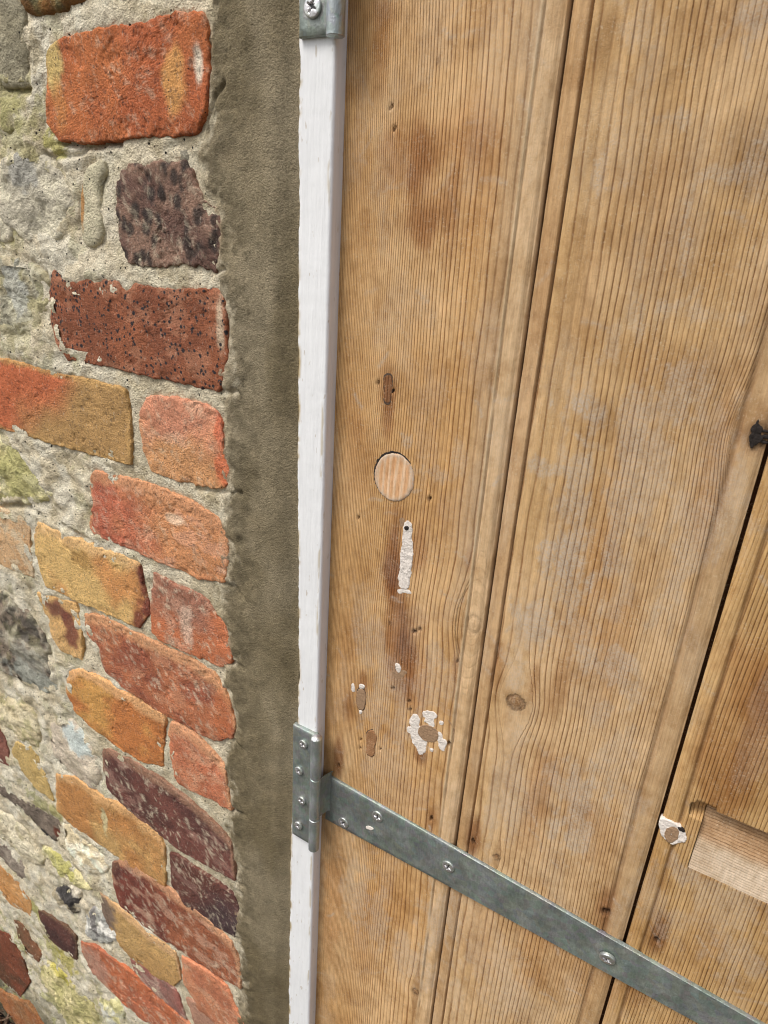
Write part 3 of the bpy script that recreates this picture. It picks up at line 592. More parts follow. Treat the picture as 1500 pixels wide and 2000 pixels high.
lit = build('twig_litter', tv, tf, M_TWIG, None); lit['kind'] = 'stuff'; lit['label'] = 'dark litter of dry twigs and leaf scraps at the foot of the wall'; lit['category'] = 'litter'

# ------------------------------------------------------------------ white frame
frame = thing('door_frame', 'narrow white painted wooden frame between the cement render and the door', 'door frame', (-.23, .02, GZ))
fl = [(580,-120),(583,80),(584,140),(582,300),(582,470),(581,640),(581,760),(580,900),(581,1060),(582,1180),(583,1300),(580,1410),(574,1500),(567,1640),(566,1760),(564,1880),(563,2000),(560,2100)]
lx, lz = un(*np.array(fl, float).T, YF); o_ = np.argsort(lz)
zf = np.r_[GZ, -1.1, -.9, np.arange(-.72, .16, .0016), .3, .75]
jit = (fbm(zf * 120, zf * 0, 90, 4, .6) - .5) * .0020
xl = np.interp(zf, lz[o_], lx[o_]) + jit
fr = [(651,80),(647,300),(643,500),(639,740),(635,900),(629,1080),(622,1300),(613,1500),(608,1700),(603,1850),(598,2000)]
rx, rz = un(*np.array(fr, float).T, YF); o2 = np.argsort(rz)
xr = np.full(zf.shape, np.median(rx)); XR = float(np.median(rx))
prof = [(0, .012), (0, .0012), (.0006, .0002), (.0016, 0)]
cols_ = []; verts = []
nxs = 24
R = .0020
for j, z in enumerate(zf):
    row = [(xl[j], YF + .02), (xl[j], YF + .0012), (xl[j] + .0005, YF + .0003), (xl[j] + .0014, YF)]
    a = xl[j] + .003; b_ = XR - .0012
    row += [(a + (b_ - a) * t, YF) for t in np.linspace(0, 1, nxs)]
    row += [(b_ + R * math.sin(t), YF + R * (1 - math.cos(t))) for t in np.linspace(.2, math.pi / 2, 8)]
    row += [(b_ + R, YF + .009), (b_ + R, .03)]
    verts.append(row)
W = np.array(verts); FX = W[..., 0]; FY = W[..., 1]; FZ = np.repeat(zf[:, None], W.shape[1], 1)
FY = FY + (fbm(FX * 60, FZ * 12, 91, 3) - .5) * .0006
fc = np.broadcast_to(np.array([.84, .84, .835]), FX.shape + (3,))
chip = ss(.0020, .0004, (FX - FX[:, :1]) + .002 * (fbm(FX * 300, FZ * 90, 92, 4, .65)) - .0012) * ss(.45, .6, fbm(FX * 5, FZ * 70, 93, 4, .6))
fc = mixc(fc, alb(196,172,126), chip)
fc = mixc(fc, (.78, .77, .81), ss(b_, b_ + .003, FX))  # right-hand side face: its lavender shade is painted into the colour
fc = mixc(fc, alb(206,190,160), ss(.60, .70, fbm(FX * 400, FZ * 50, 94, 3, .6)) * ss(.0015, 0, np.abs(FX - b_)) * .8)
build('jamb', np.stack([FX, FY, FZ], -1), gridf(*FX.shape).reshape(-1, 4), M_PAINT, frame, fc)

# ------------------------------------------------------------------ door
door = thing('plank_door', 'stripped pine door of beaded vertical boards with filler patches and plugged holes', 'door', (.0, .02, GZ + .02))
def ux(px, py): return float(un(px, py, YD)[0])
XB = [S * -.7045, S * -.3525, S * .0055, S * .363, S * .72]
DZ0, DZ1 = -.72, .22
STAINS = [ # px, py, half width m, half height m, colour multiplier rgb, strength
 (800,300,.020,.020,(.72,.58,.46),.6),(820,318,.007,.018,(.58,.43,.32),.65),(835,400,.012,.020,(.72,.57,.45),.5),(825,435,.016,.012,(.58,.43,.32),.7),(880,410,.006,.030,(.58,.44,.33),.7),(875,280,.030,.010,(.74,.62,.5),.5),(745,110,.006,.028,(.66,.52,.38),.6),(750,40,.010,.02,(.8,.7,.6),.5),
 (880,270,.035,.018,(.82,.72,.62),.5),(930,320,.02,.04,(.86,.76,.66),.5),(700,360,.014,.01,(.74,.7,.66),.5),(757,760,.009,.020,(.52,.36,.26),.65),(758,800,.005,.02,(.5,.32,.22),.6),(700,900,.013,.035,(.80,.68,.56),.5),(690,800,.01,.02,(.84,.74,.64),.5),
 (766,1100,.0065,.040,(.46,.28,.18),.8),(775,1210,.012,.045,(.48,.30,.20),.75),(818,1075,.008,.018,(.50,.34,.24),.6),(800,1250,.010,.04,(.56,.40,.28),.5),(790,1310,.010,.03,(.50,.33,.22),.65),(815,1330,.01,.03,(.6,.42,.3),.5),(780,1010,.009,.012,(.5,.34,.24),.5),
 (662,1480,.0055,.022,(.42,.26,.18),.75),(681,1375,.005,.014,(.5,.34,.24),.5),(710,1330,.004,.012,(.5,.32,.22),.6),(680,1320,.012,.05,(.86,.76,.66),.5),(735,1440,.02,.03,(1.1,1.08,1.06),.5),(820,1475,.006,.008,(.35,.22,.16),.8),
 (843,1600,.005,.014,(.5,.36,.28),.6),(925,1640,.006,.022,(.40,.25,.18),.8),(1183,1775,.008,.022,(.50,.32,.22),.75),(1284,1825,.006,.022,(.40,.26,.18),.8),(1240,1930,.010,.025,(.55,.4,.3),.6),(893,1310,.004,.012,(.5,.36,.26),.6),(920,1090,.004,.01,(.6,.4,.3),.6),
 (1050,1560,.010,.055,(.66,.50,.36),.65),(1125,1560,.01,.03,(.8,.68,.54),.5),(1200,1270,.010,.05,(.76,.62,.46),.6),(1095,1330,.008,.02,(.62,.46,.32),.6),(970,1310,.006,.02,(.6,.44,.3),.7),(1045,1320,.004,.016,(.56,.42,.3),.7),(1140,1150,.02,.06,(.84,.72,.56),.6),(1180,1060,.01,.08,(.86,.76,.62),.6),
 (1310,700,.04,.012,(.82,.74,.64),.5),(1360,740,.03,.010,(.80,.72,.62),.5),(1478,850,.010,.009,(.35,.24,.18),.75),(1500,850,.010,.012,(.6,.42,.28),.7),(1290,330,.014,.02,(.82,.76,.70),.6),(1180,70,.006,.012,(.66,.6,.54),.5),(1280,420,.02,.03,(.86,.82,.78),.6),(1320,500,.02,.02,(.84,.78,.72),.5),(1390,60,.02,.012,(.84,.78,.72),.5),(1450,320,.01,.02,(.6,.55,.5),.6),
 (1060,560,.006,.04,(.82,.76,.72),.6),(1120,600,.01,.03,(.8,.74,.68),.5),(1160,830,.01,.02,(.78,.72,.66),.5),(1400,920,.01,.04,(.74,.58,.42),.6),(1440,1440,.02,.07,(.70,.54,.38),.6),(1490,1400,.01,.10,(.68,.52,.36),.6),(1400,1500,.02,.03,(.84,.72,.6),.5),(1480,1330,.02,.03,(.78,.64,.5),.5),
 (1180,1640,.015,.03,(.80,.68,.54),.6),(1150,1870,.03,.05,(.80,.66,.50),.6),(1050,1850,.015,.05,(.78,.62,.46),.6),(940,1830,.02,.06,(.88,.76,.6),.5),(700,1830,.02,.06,(.84,.74,.62),.6),(650,1750,.012,.08,(.82,.66,.5),.6),(760,1760,.02,.03,(.86,.76,.62),.5),(1340,1900,.02,.06,(.82,.70,.54),.5)]
CHALK = [(1130,800,.012,.006,.9),(1105,830,.004,.03,.5),(1145,905,.006,.02,.7),(1085,918,.022,.004,.7),(1200,925,.03,.004,.4),(1130,960,.01,.03,.6),(1130,1020,.014,.03,.7),(1120,1060,.014,.012,.8),(1110,1090,.018,.014,.9),(1100,1150,.016,.014,.7),(1220,960,.010,.05,.6),(1270,930,.008,.04,.5),(1340,760,.01,.02,.6),(1370,760,.01,.012,.5),(1230,1080,.006,.05,.4),
 (1050,1210,.020,.014,.8),(1020,1230,.01,.02,.5),(1010,1330,.008,.02,.5),(1180,1290,.016,.014,.7),(1210,1330,.014,.012,.6),(1150,1240,.016,.012,.4),(1170,1400,.012,.016,.5),(1130,1580,.018,.030,.75),(1110,1540,.014,.02,.6),(1000,1560,.01,.03,.5),(1010,1480,.006,.02,.4),(960,1600,.006,.04,.4),(1200,1480,.012,.02,.4),
 (1380,980,.02,.02,.4),(1360,1030,.012,.05,.5),(720,1250,.014,.02,.45),(760,1330,.012,.02,.5),(700,1200,.008,.02,.3),(840,1350,.02,.015,.4),(780,1420,.018,.02,.5),(740,1380,.018,.02,.5),(760,1490,.02,.02,.4),(860,930,.012,.004,.5),(895,900,.006,.01,.4),(800,860,.006,.004,.6),(872,1350,.01,.01,.4),(700,1600,.01,.02,.3),(730,1480,.01,.02,.4),(850,1280,.01,.01,.5),
 (700,1750,.018,.03,.5),(740,1800,.014,.04,.5),(860,1800,.02,.03,.5),(800,1870,.03,.02,.5),(950,1900,.03,.03,.4),(1000,1940,.02,.02,.4),(1330,1790,.016,.012,.4),(1420,1850,.012,.02,.5),(1470,1880,.01,.01,.5),(1330,1700,.012,.008,.6),(1400,1740,.02,.006,.5),(1280,1760,.02,.02,.4),(1440,1780,.03,.02,.4),(1230,1590,.008,.02,.4),(1260,60,.01,.01,.4),(1280,130,.01,.008,.3),(1420,340,.014,.004,.6),(1490,20,.012,.006,.6),(1300,230,.012,.003,.6),(1180,330,.004,.01,.6),(1220,270,.008,.02,.3),(1340,450,.004,.016,.6),(1300,600,.01,.004,.6),(1360,615,.02,.003,.5),(1240,630,.006,.015,.5),(1500,280,.006,.03,.4),(1160,790,.008,.01,.5),(1200,670,.006,.012,.4)]
KNOTS = [  # px, py, R half width of the swelling, L half length, knot rx, rz, board
 (1007,1372,.0105,.030,.0052,.0045,1),(925,1222,.0120,.036,.0045,.0060,0),(1480,852,.0100,.036,.0030,.0050,1),(970,1675,.0030,.012,.0018,.0020,1),(812,1937,.0045,.020,.0026,.0028,0)]
# ring spacing (mm) across each board, as (fraction, spacing)
SPAC = [([0, .25, .5, .72, .86, 1], [1.05, 1.25, 1.9, 3.2, 5.0, 6.5]), ([0, .08, .2, .35, .6, 1], [7.5, 7.0, 5.0, 3.2, 2.2, 1.7]), ([0, .3, 1], [1.7, 1.9, 2.4]), ([0, 1], [2.5, 4.0])]
WB = [np.array([1.50, 1.50, 1.48]), np.array([1.44, 1.44, 1.43]), np.array([1.34, 1.36, 1.32]), 1.3]
BASE = [((196,160,116), (184,144,96)), ((190,158,118), (180,146,102)), ((188,152,106), (178,140,92)), ((190,150,104), (182,140,90))]
rng = np.random.RandomState(21)
# recess in the third board and its extents
rxl, rzt = ux(1364, 1588), float(un(1387, 1581, YD)[1]); rzb = float(un(1334, 1690, YD)[1])
RX0 = float(np.mean([ux(1387, 1590), ux(1334, 1688)])); RZ1 = rzt; RZ0 = rzb
def board(k):
    x0, x1 = XB[k] + (.0002 if k == 0 else .0011 - (.0002 if k == 2 else 0)), XB[k + 1] - (.0012 if k != 1 else .0010)
    e = .020
    xa = x0 + np.r_[np.linspace(0, .0016, 5), np.linspace(.0022, e, 30)]
    xb = x1 - np.r_[np.linspace(0, .0016, 5), np.linspace(.0022, e, 30)]; xb = xb[::-1]
    mid = np.arange(x0 + e + .0013, x1 - e - .0006, .0013)
    extra = [RX0 - .0003, RX0 + .0003] if k == 2 else []
    xsb = np.sort(np.r_[xa, mid, xb, extra])
    xsb = np.r_[xsb[0], xsb, xsb[-1], xsb[-1] + (.006 if k < 3 else .0002)]
    zsb = np.arange(DZ0, DZ1, .0016 if k < 3 else .006)
    if k == 2: zsb = np.sort(np.r_[zsb, RZ0 - .0002, RZ0 + .0002, RZ1 - .0002, RZ1 + .0002])
    zsb = np.r_[GZ + .03, -1.0, zsb, .4, .72]
    X, Z = np.meshgrid(xsb, zsb)
    dl = X - x0; dr = x1 - X
    warp = (fbm(Z * 9, Z * 0 + k, 300 + k, 3) - .5) * .0010
    wd = (.0105, .0100)
    def q(d, w, dep, sh): return dep * np.exp(-((d - w) / sh) ** 2)
    Y = YD + (fbm(X * 8, Z * 6, 310 + k, 2) - .5) * .0008
    # beads at both arrises: a quirk line and a rounded nose
    if k > 0:
        Y = Y + q(dl + warp, .0088, .0036 if k == 1 else .0022, .0005 if k == 1 else .0010) + .0012 * ss(.004, 0, dl) ** 2 * 1.2
        Y = Y + ss(.0085, .006, dl) * .0003
    Y = Y + q(dr + warp, .0118, 0.0002 if k == 0 else .0012, .0018 if k == 0 else .0012) + .0016 * ss(.0045, 0, dr) ** 2
    if k == 0:
        ck_ = .25 + .75 * ss(.22, .45, fbm(Z * 25, X * 0, 321, 3)); crack = np.exp(-((dr + warp - .0098) / .00042) ** 2) * ck_; Y = Y + .0012 * crack - .0005 * np.exp(-((dr + warp - .0110) / .0007) ** 2) * ck_
    if k == 0: Y = Y + .0010 * ss(.002, 0, dl)
    # broken splintery arris
    Y = Y + (fbm(X * 500, Z * 40, 330 + k, 3, .6) - .5) * .0012 * (ss(.0025, 0, dr) + ss(.0025, 0, dl))
    # ring phase
    t = np.linspace(x0 - .01, x1 + .01, 800); fr_, sp = SPAC[k]; den = 1 / (np.interp((t - x0) / (x1 - x0), fr_, sp) * 1e-3); cum = np.r_[0, np.cumsum((den[1:] + den[:-1]) / 2 * np.diff(t))]
    line = np.ones(X.shape); bgc = alb(*BASE[k][0]) * WB[k]; b2 = alb(*BASE[k][1]) * WB[k]
    Xe = X + (fbm(X * 6, Z * 3.2, 340 + k, 2) - .5) * .010 + (fbm(X * 30, Z * 9, 341 + k, 2) - .5) * .0022
    if k == 0: Xe = Xe + .020 * (Z + .3) * ss(.03, .118, X - x0) * .8
    if k == 1: Xe = Xe + .03 * (Z + .3) * .4
    col = mixc(np.broadcast_to(bgc, X.shape + (3,)), b2, ss(.35, .65, fbm(X * 24, Z * 9, 350 + k, 4)))
    rad = np.zeros(X.shape); kn = np.full(X.shape, 9.)
    for (px, py, RR, LL, kx, kz, bd) in KNOTS:
        if bd != k: continue
        cx, cz = map(float, un(px, py, YD)); dx = X - cx; dz = Z - cz
        Rz = RR * np.exp(-(dz / LL) ** 2)
        base_e = Xe - X
        new = np.sign(dx) * np.sqrt(np.maximum(dx ** 2 - Rz ** 2, 0) + 1e-12)
        infl = np.exp(-(dx / (RR * 5.5)) ** 2)
        Xe = Xe + (new - dx) * infl
        r = np.hypot(dx / kx, dz / kz); kn = np.minimum(kn, r)
        inside = (dx ** 2 < Rz ** 2) & (np.abs(dz) < LL * 1.4)
        if RR > .0115: rad = np.where(inside, np.hypot(dx / RR, dz / LL) * 5 + 100, rad)
    ph = np.interp(Xe, t, cum); ph = np.where(rad > 0, ph + (rad - 100) * .9, ph)
    ph = np.where(kn < 1.15, kn * 3.2 + 700, ph)
    line = line * np.where(kn < 1.1, .6, 1)
    if k == 0: line = line * 1.2 * (1 - .45 * ss(.088, .108, X - x0) * ss(-.25, -.05, Z))
    if k == 1: line = line * (.75 + .25 * ss(.02, .05, X - x0))
    kr = ss(1.25, 1.0, kn) * ss(.70, .9, kn)
    col = mixc(col, alb(96,58,34), kr * .8); col = mixc(col, alb(140,98,58), ss(.9, .6, kn) * .75); col = mixc(col, alb(176,142,104), ss(2.2, 1.2, kn) * (kn > 1) * .4)
    Y = Y + .0006 * kr
    nz = fbm(X * 90, Z * 45, 360 + k, 4, .6)
    for (px, py, a, b, mul, s_) in STAINS:
        sx, sz = map(float, un(px, py, YD))
        if sx < x0 - .03 or sx > x1 + .03: continue
        r = np.hypot((X - sx) / a, (Z - sz) / b) + .9 * (nz - .5)
        m = ss(1.25, .35, r) * s_
        col = col * (1 + (np.array(mul) - 1) * m[..., None])
    chalk = np.zeros(X.shape); nz2 = fbm(X * 150, Z * 80, 365 + k, 5, .68)
    for (px, py, a, b, s_) in CHALK:
        sx, sz = map(float, un(px, py, YD))
        if sx < x0 - .03 or sx > x1 + .03: continue
        r = np.hypot((X - sx) / (a * .85), (Z - sz) / (b * 1.1)) + 3.4 * (nz2 - .5); chalk = np.maximum(chalk, ss(1.2, .5, r) * s_)
    # scattered fuzzy scratches, curved, across the grain
    for _ in range(70 if k < 3 else 10):
        sx = rng.uniform(x0, x1); sz = rng.uniform(-.68, .12); L = rng.uniform(.004, .016); a = rng.uniform(-1.2, 1.2); n = 7; cu = rng.uniform(-60, 60)
        tt = np.linspace(-.5, .5, n) * L; cxs = sx + tt * math.cos(a) - cu * tt ** 2 * math.sin(a); czs = sz + tt * math.sin(a) + cu * tt ** 2 * math.cos(a)
        i0, i1 = np.searchsorted(xsb, [cxs.min() - .003, cxs.max() + .003]); j0, j1 = np.searchsorted(zsb, [czs.min() - .003, czs.max() + .003])
        if i1 <= i0 or j1 <= j0: continue
        dd = np.full((j1 - j0, i1 - i0), 1.)
        for cx, cz in zip(cxs, czs): dd = np.minimum(dd, np.hypot(X[j0:j1, i0:i1] - cx, Z[j0:j1, i0:i1] - cz))
        chalk[j0:j1, i0:i1] = np.maximum(chalk[j0:j1, i0:i1], ss(.0017, .0004, dd) * rng.uniform(.35, .8))
    chalk = np.maximum(chalk, .22 * ss(.52, .68, fbm(X * 60, Z * 22, 370 + k, 4, .6)))
    # pale, sanded right-hand part of the first board and pale beads
    if k == 0:
        col = mixc(col, alb(196,168,134), ss(.084, .104, X - x0) * ss(-.32, -.10, Z) * .6)
        line = line * (1 - .8 * ss(.0125, .011, dr)); col = mixc(col, alb(196,166,128) * 1.45, ss(.0125, .011, dr) * .75)
    else:
        line = line * (1 - .6 * ss(.0095, .0085, dl)) * (1 - .75 * ss(.013, .011, dr)); col = mixc(col, alb(190,156,114), ss(.012, .010, dr) * .5)
    if k == 1: col = mixc(col, alb(186,148,110), ss(.0088, .0078, dl) * .4)
    quirk_dark = np.exp(-((dr + warp - .0118) / .0016) ** 2) * (.15 if k == 0 else .45) + (np.exp(-((dl + warp - .0088) / (.0006 if k == 1 else .0008)) ** 2) * (.75 if k == 1 else .55) if k else 0)  # darker brown lines along the quirks
    col = mixc(col, alb(104,70,44), quirk_dark)
    if k == 0: col = mixc(col, alb(104,76,50), crack * .6); col = mixc(col, alb(214,190,152), np.exp(-((dr + warp - .0110) / .0008) ** 2) * ck_ * .6)
    Y = Y + np.where(False, 0, 0)
    if k == 2:
        inr = (X > RX0) & (Z > RZ0) & (Z < RZ1); Y = np.where(inr, YD + .0095, Y)
        nx0, nz0 = un(1372, 1581, YD); nd = sdf(np.array([(nx0 - .005, nz0 - .006), (nx0 - .0065, nz0 + .000), (nx0 - .003, nz0 + .003), (RX0 + .004, nz0 + .003), (RX0 + .010, nz0 - .006)]), X, Z)
        Y = np.where((nd > 0) & ~inr, YD + .008, Y)
    # small nail holes
    for (px, py, r_) in NAILS:
        sx, sz = map(float, un(px, py, YD))
        if sx < x0 or sx > x1: continue
        r = np.hypot(X - sx, Z - sz) / (r_ * (.8 if r_ < .002 else 1)); m = ss(1.3, .8, r); Y = Y + m * .004; col = mixc(col, alb(40,26,18), m * .9)
        ring = ss(2.2, 1.4, r) * (1 - m); col = mixc(col, alb(100,66,44), ring * .5)
    c0 = X.shape[1]
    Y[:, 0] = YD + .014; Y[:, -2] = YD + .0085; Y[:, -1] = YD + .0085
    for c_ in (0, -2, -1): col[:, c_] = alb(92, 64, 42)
    chalk[:, -2:] = 0; chalk[:, 0] = 0
    o = build('board', np.stack([X, Y, Z], -1), gridf(*X.shape).reshape(-1, 4), M_WOOD, door, col, dict(phase=ph, line=line, chalk=chalk))
    return o
NAILS = [(738,748,.0009),(767,763,.0009),(838,975,.0011),(809,1233,.0013),(820,1228,.0011),(762,1218,.0010),(768,1345,.0011),(799,1370,.0010),(800,1386,.0009),(877,1452,.0013),(843,1600,.0011),(843,1596,.0011),(925,1646,.0012),(923,1641,.0011),(662,1497,.0010),(661,1493,.0008),(1183,1781,.0020),(1284,1838,.0013),(1282,1834,.0012),(704,1460,.0007),(743,1463,.0006),(704,1443,.0006),(1385,1820,.0006),(893,1290,.0008),(765,210,.0007),(770,250,.0006),(1164,1290,.0006),(700,1010,.0007),(856,118,.0007)]
boards = [board(k) for k in range(4)]
# dark slot behind the joints
box('ledge', XB[0], XB[4], .0205, .045, -.6, -.5, M_WOOD, door, alb(120,90,60))
box('ledge', XB[0], XB[4], .0205, .045, .05, .15, M_WOOD, door, alb(120,90,60))

def flake(poly, mat, board_i, proud=.0007, name='filler_patch', jag=.0006, amp=.00025, depth=.004, edge=.0006, h=.0006, paint=None, bulge=0, seed=1, tilt=(0,0), floats=None):
    return piece(name, poly, mat, boards[board_i], YD, paint, h=h, proud=proud * .5, edge=edge, amp=amp * .55, afreq=300, jag=jag, jfreq=420, depth=depth, bulge=bulge, seed=seed, tilt=tilt, floats=floats, grow=.00035)
# strip of white filler with the screw hole
flake([(789,1026),(795,1018),(802,1022),(805,1034),(803,1052),(808,1062),(806,1085),(803,1110),(800,1135),(797,1150),(782,1148),(778,1130),(783,1110),(782,1086),(787,1060),(787,1042)], M_FILL, 0, .0010, jag=.0008, amp=.0006, seed=401)
flake([(791,1028),(799,1028),(798,1033),(793,1034)], M_DARK, 0, .0026, 'screw_hole', jag=.0001, seed=402)
flake([(779,1010),(792,1013),(788,1030),(781,1028)], M_FILLBROWN, 0, .0003, seed=403)
flake([(775,1150),(800,1152),(806,1160),(790,1158),(778,1160)], M_FILL, 0, .0002, seed=404)
# round plug
def ring_wood(c1, c2, per, seed):
    def f(X, Z, d, P): 
        return mixc(np.broadcast_to(alb(*c1), X.shape + (3,)), alb(*c2), ss(.3, .9, np.abs(np.sin(X / per + fbm(X * 60, Z * 20, seed, 2) * 3)))) 
    return f
def circ(cx, cy, rx, ry, n=28, ang=0, Y=YD):
    X0, Z0 = un(cx, cy, Y); out = []
    for i in range(n):
        a = i / n * 2 * math.pi; out.append((cx + rx * math.cos(a) * math.cos(ang) - ry * math.sin(a) * math.sin(ang), cy + rx * math.cos(a) * math.sin(ang) + ry * math.sin(a) * math.cos(ang)))
    return out
def plug_fl(ph0=0, ln=.6, ck=.2):
    return lambda X, Z, d, P: dict(phase=X / .0021 + ph0, line=np.full(X.shape, ln), chalk=np.full(X.shape, ck) * ss(.004, .0005, d) * 3)
pc = circ(771, 932, 38, 47, ang=-.18)
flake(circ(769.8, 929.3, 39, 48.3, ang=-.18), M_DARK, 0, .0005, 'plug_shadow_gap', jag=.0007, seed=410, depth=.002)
flake(pc, M_WOOD, 0, .0016, 'round_plug', jag=.0005, amp=.0002, edge=.0016, seed=411, paint=ring_wood((240,204,166),(230,178,130), .0014, 3), floats=plug_fl(.2, .25, .35))
# slot shaped brown plug
slot = [(748,735),(755,728),(765,730),(768,740),(766,760),(763,790),(755,792),(748,785),(750,760)]
flake(slot, M_GAP, 0, .0001, 'slot_gap', jag=.0003, seed=412, depth=.002)
cxs_ = np.mean(slot, 0); flake([tuple(cxs_ + (np.array(q) - cxs_) * .84) for q in slot], M_WOOD, 0, .0004, 'slot_plug', jag=.0003, seed=413, paint=lambda X, Z, d, P: np.broadcast_to(alb(150,104,68), X.shape + (3,)), floats=plug_fl(0, 1.1, 0))
# further fillers
flake([(773,1296),(780,1297),(783,1306),(779,1314),(773,1308)], M_FILL, 0, .0009, seed=420)
flake([(764,1310),(774,1312),(788,1308),(796,1314),(790,1320),(778,1328),(768,1320)], M_FILLBROWN, 0, .0003, seed=421, jag=.001)
bm_ = [(699,1346),(710,1346),(715,1358),(713,1378),(710,1385),(702,1385),(697,1370)]
flake([tuple(np.mean(bm_, 0) + (np.array(q) - np.mean(bm_, 0)) * 1.14) for q in bm_], M_GAP, 0, .0004, 'plug_gap', seed=422, jag=.0003)
flake(bm_, M_FILLBROWN, 0, .0014, 'putty_plug', seed=423, jag=.0003)
flake([(702,1336),(711,1338),(712,1344),(703,1346)], M_FILL, 0, .0010, seed=424)
flake([(702,1386),(708,1388),(706,1394),(702,1393)], M_FILL, 0, .0010, seed=425)
flake([(687,1334),(692,1335),(693,1350),(688,1351)], M_FILL, 0, .0008, seed=426)
w2 = [(717,1430),(728,1425),(735,1436),(736,1446),(731,1458),(732,1472),(725,1478),(716,1470),(718,1458),(717,1444)]
flake([tuple(np.mean(w2, 0) + (np.array(q) - np.mean(w2, 0)) * 1.10) for q in w2], M_GAP, 0, .0004, 'plug_gap', seed=427, jag=.0004)
flake(w2, M_WOOD, 0, .0014, 'putty_plug', seed=428, jag=.0006, amp=.0008, paint=lambda X, Z, d, P: np.broadcast_to(alb(170,126,88), X.shape + (3,)), floats=lambda X, Z, d, P: dict(phase=Z / .0016, line=np.full(X.shape, .4), chalk=X * 0))
# ring scar and white flakes round the brown plug
def arc(cx, cy, rx, ry, a0, a1, w, n=30):
    o = [(cx + (rx + w) * math.cos(a), cy + (ry + w) * math.sin(a)) for a in np.linspace(a0, a1, n)]; i = [(cx + rx * math.cos(a), cy + ry * math.sin(a)) for a in np.linspace(a1, a0, n)]; return o + i
th_ = np.linspace(-2.3, .35, 60); sv = []
for rr_, yy in ((46, 0), (46, -.0004), (47.8, -.0004), (47.8, 0)):
    ax_, az_ = un(840 + rr_ * np.cos(th_) * 1.0, 1437 + rr_ * np.sin(th_), YD); sv.append(np.stack([ax_, np.full(60, YD + .0003 + yy), az_], 1))
build('scribed_ring', sv, gridf(4, 60).reshape(-1, 4), M_FILLBROWN, boards[0])
flake([(800,1410),(806,1396),(816,1394),(820,1408),(816,1416),(824,1422),(818,1432),(826,1442),(834,1448),(832,1462),(828,1472),(820,1474),(812,1458),(803,1444),(803,1432),(797,1432),(796,1420),(803,1418)], M_FILL, 0, .0009, seed=431, jag=.0010, amp=.0004)
flake([(826,1390),(836,1388),(850,1392),(854,1398),(846,1404),(850,1418),(842,1420),(834,1412),(828,1410),(832,1402),(825,1398)], M_FILL, 0, .0009, seed=432, jag=.0010, amp=.0004)
flake([(856,1428),(862,1432),(864,1442),(872,1446),(872,1458),(866,1468),(858,1458),(855,1442)], M_FILL, 0, .0009, seed=433, jag=.0008)
flake([(860,1407),(866,1409),(864,1416),(859,1414)], M_FILL, 0, .0008, seed=434)
flake([(840,1461),(847,1462),(846,1467),(841,1467)], M_FILL, 0, .0008, seed=435)
flake(circ(837, 1432, 21, 15, ang=.45), M_FILLBROWN, 0, .0012, 'putty_plug', jag=.0004, seed=436, paint=None)
flake([(808,1466),(818,1478),(826,1476),(830,1480),(828,1488),(815,1484),(807,1476)], M_DARK, 0, .0001, 'old_screw_hole', seed=437, jag=.0003)
flake([(810,1468),(818,1478),(826,1478),(827,1484),(816,1481),(809,1475)], M_FILLBROWN, 0, .0004, 'putty_plug', seed=438, jag=.0003)
# flake ring on the third board
flake([(1287,1606),(1294,1598),(1302,1602),(1318,1606),(1330,1616),(1334,1622),(1341,1630),(1338,1644),(1322,1646),(1312,1649),(1304,1642),(1294,1634),(1289,1622)], M_FILL, 2, .0009, seed=440, jag=.0010, amp=.0005)
flake([(1324,1614),(1334,1617),(1338,1624),(1330,1622)], M_DARK, 2, .0018, 'old_screw_hole', seed=441)
flake(circ(1312, 1629, 13, 15, ang=.3), M_FILLBROWN, 2, .0013, 'putty_plug', seed=442, jag=.0006)
# black bark in the knot at the second joint
flake([(1476,822),(1482,820),(1484,832),(1483,846),(1487,858),(1476,868),(1467,876),(1462,862),(1468,848),(1472,836)], M_DARK, 1, .0014, 'bark_knot', seed=443, jag=.0014, amp=.0016)
for q_ in ([(1484,842),(1494,840),(1502,845),(1494,843)], [(1486,852),(1497,851),(1504,856),(1494,855)], [(1484,861),(1492,862),(1500,866),(1490,866)]): flake(q_, M_DARK, 1, .0008, 'bark_crack', seed=444, jag=.0002)
# white scuff mark lies on the strap, built with it below
# inset of horizontal grain in the recess
nz_, nx_ = 22, 160
tz = np.r_[RZ1 + .0, np.linspace(RZ1 - .0004, RZ0 + .0003, nz_)]
ix = np.linspace(RX0 + .0003, XB[3] - .0025, nx_)
IX, IZ = np.meshgrid(ix, tz[::-1])
u = (IZ - RZ0) / (RZ1 - RZ0)
IY = np.where(u < .50, YD + .0002 + (u / .50) * .0018, YD + .0020 + (u - .50) / .50 * .0065) + (fbm(IX * 20, IZ * 700, 501, 3) - .5) * .0008
ic = mixc(np.broadcast_to(alb(240,214,182), IX.shape + (3,)), alb(190,154,116), ss(.42, .56, u))  # upper facet painted darker, shade put into the wood colour
ic = ic * (.85 + .3 * fbm(IX * 25, IZ * 600, 502, 3))[..., None]
build('inset_piece', np.stack([IX, IY, IZ], -1), gridf(*IX.shape).reshape(-1, 4), M_WOOD, boards[2], ic, dict(phase=IZ / .0017 + fbm(IX * 12, IZ * 30, 503, 2) * 1.5, line=np.full(IX.shape, .7), chalk=np.full(IX.shape, .35) * ss(.5, .3, u)))

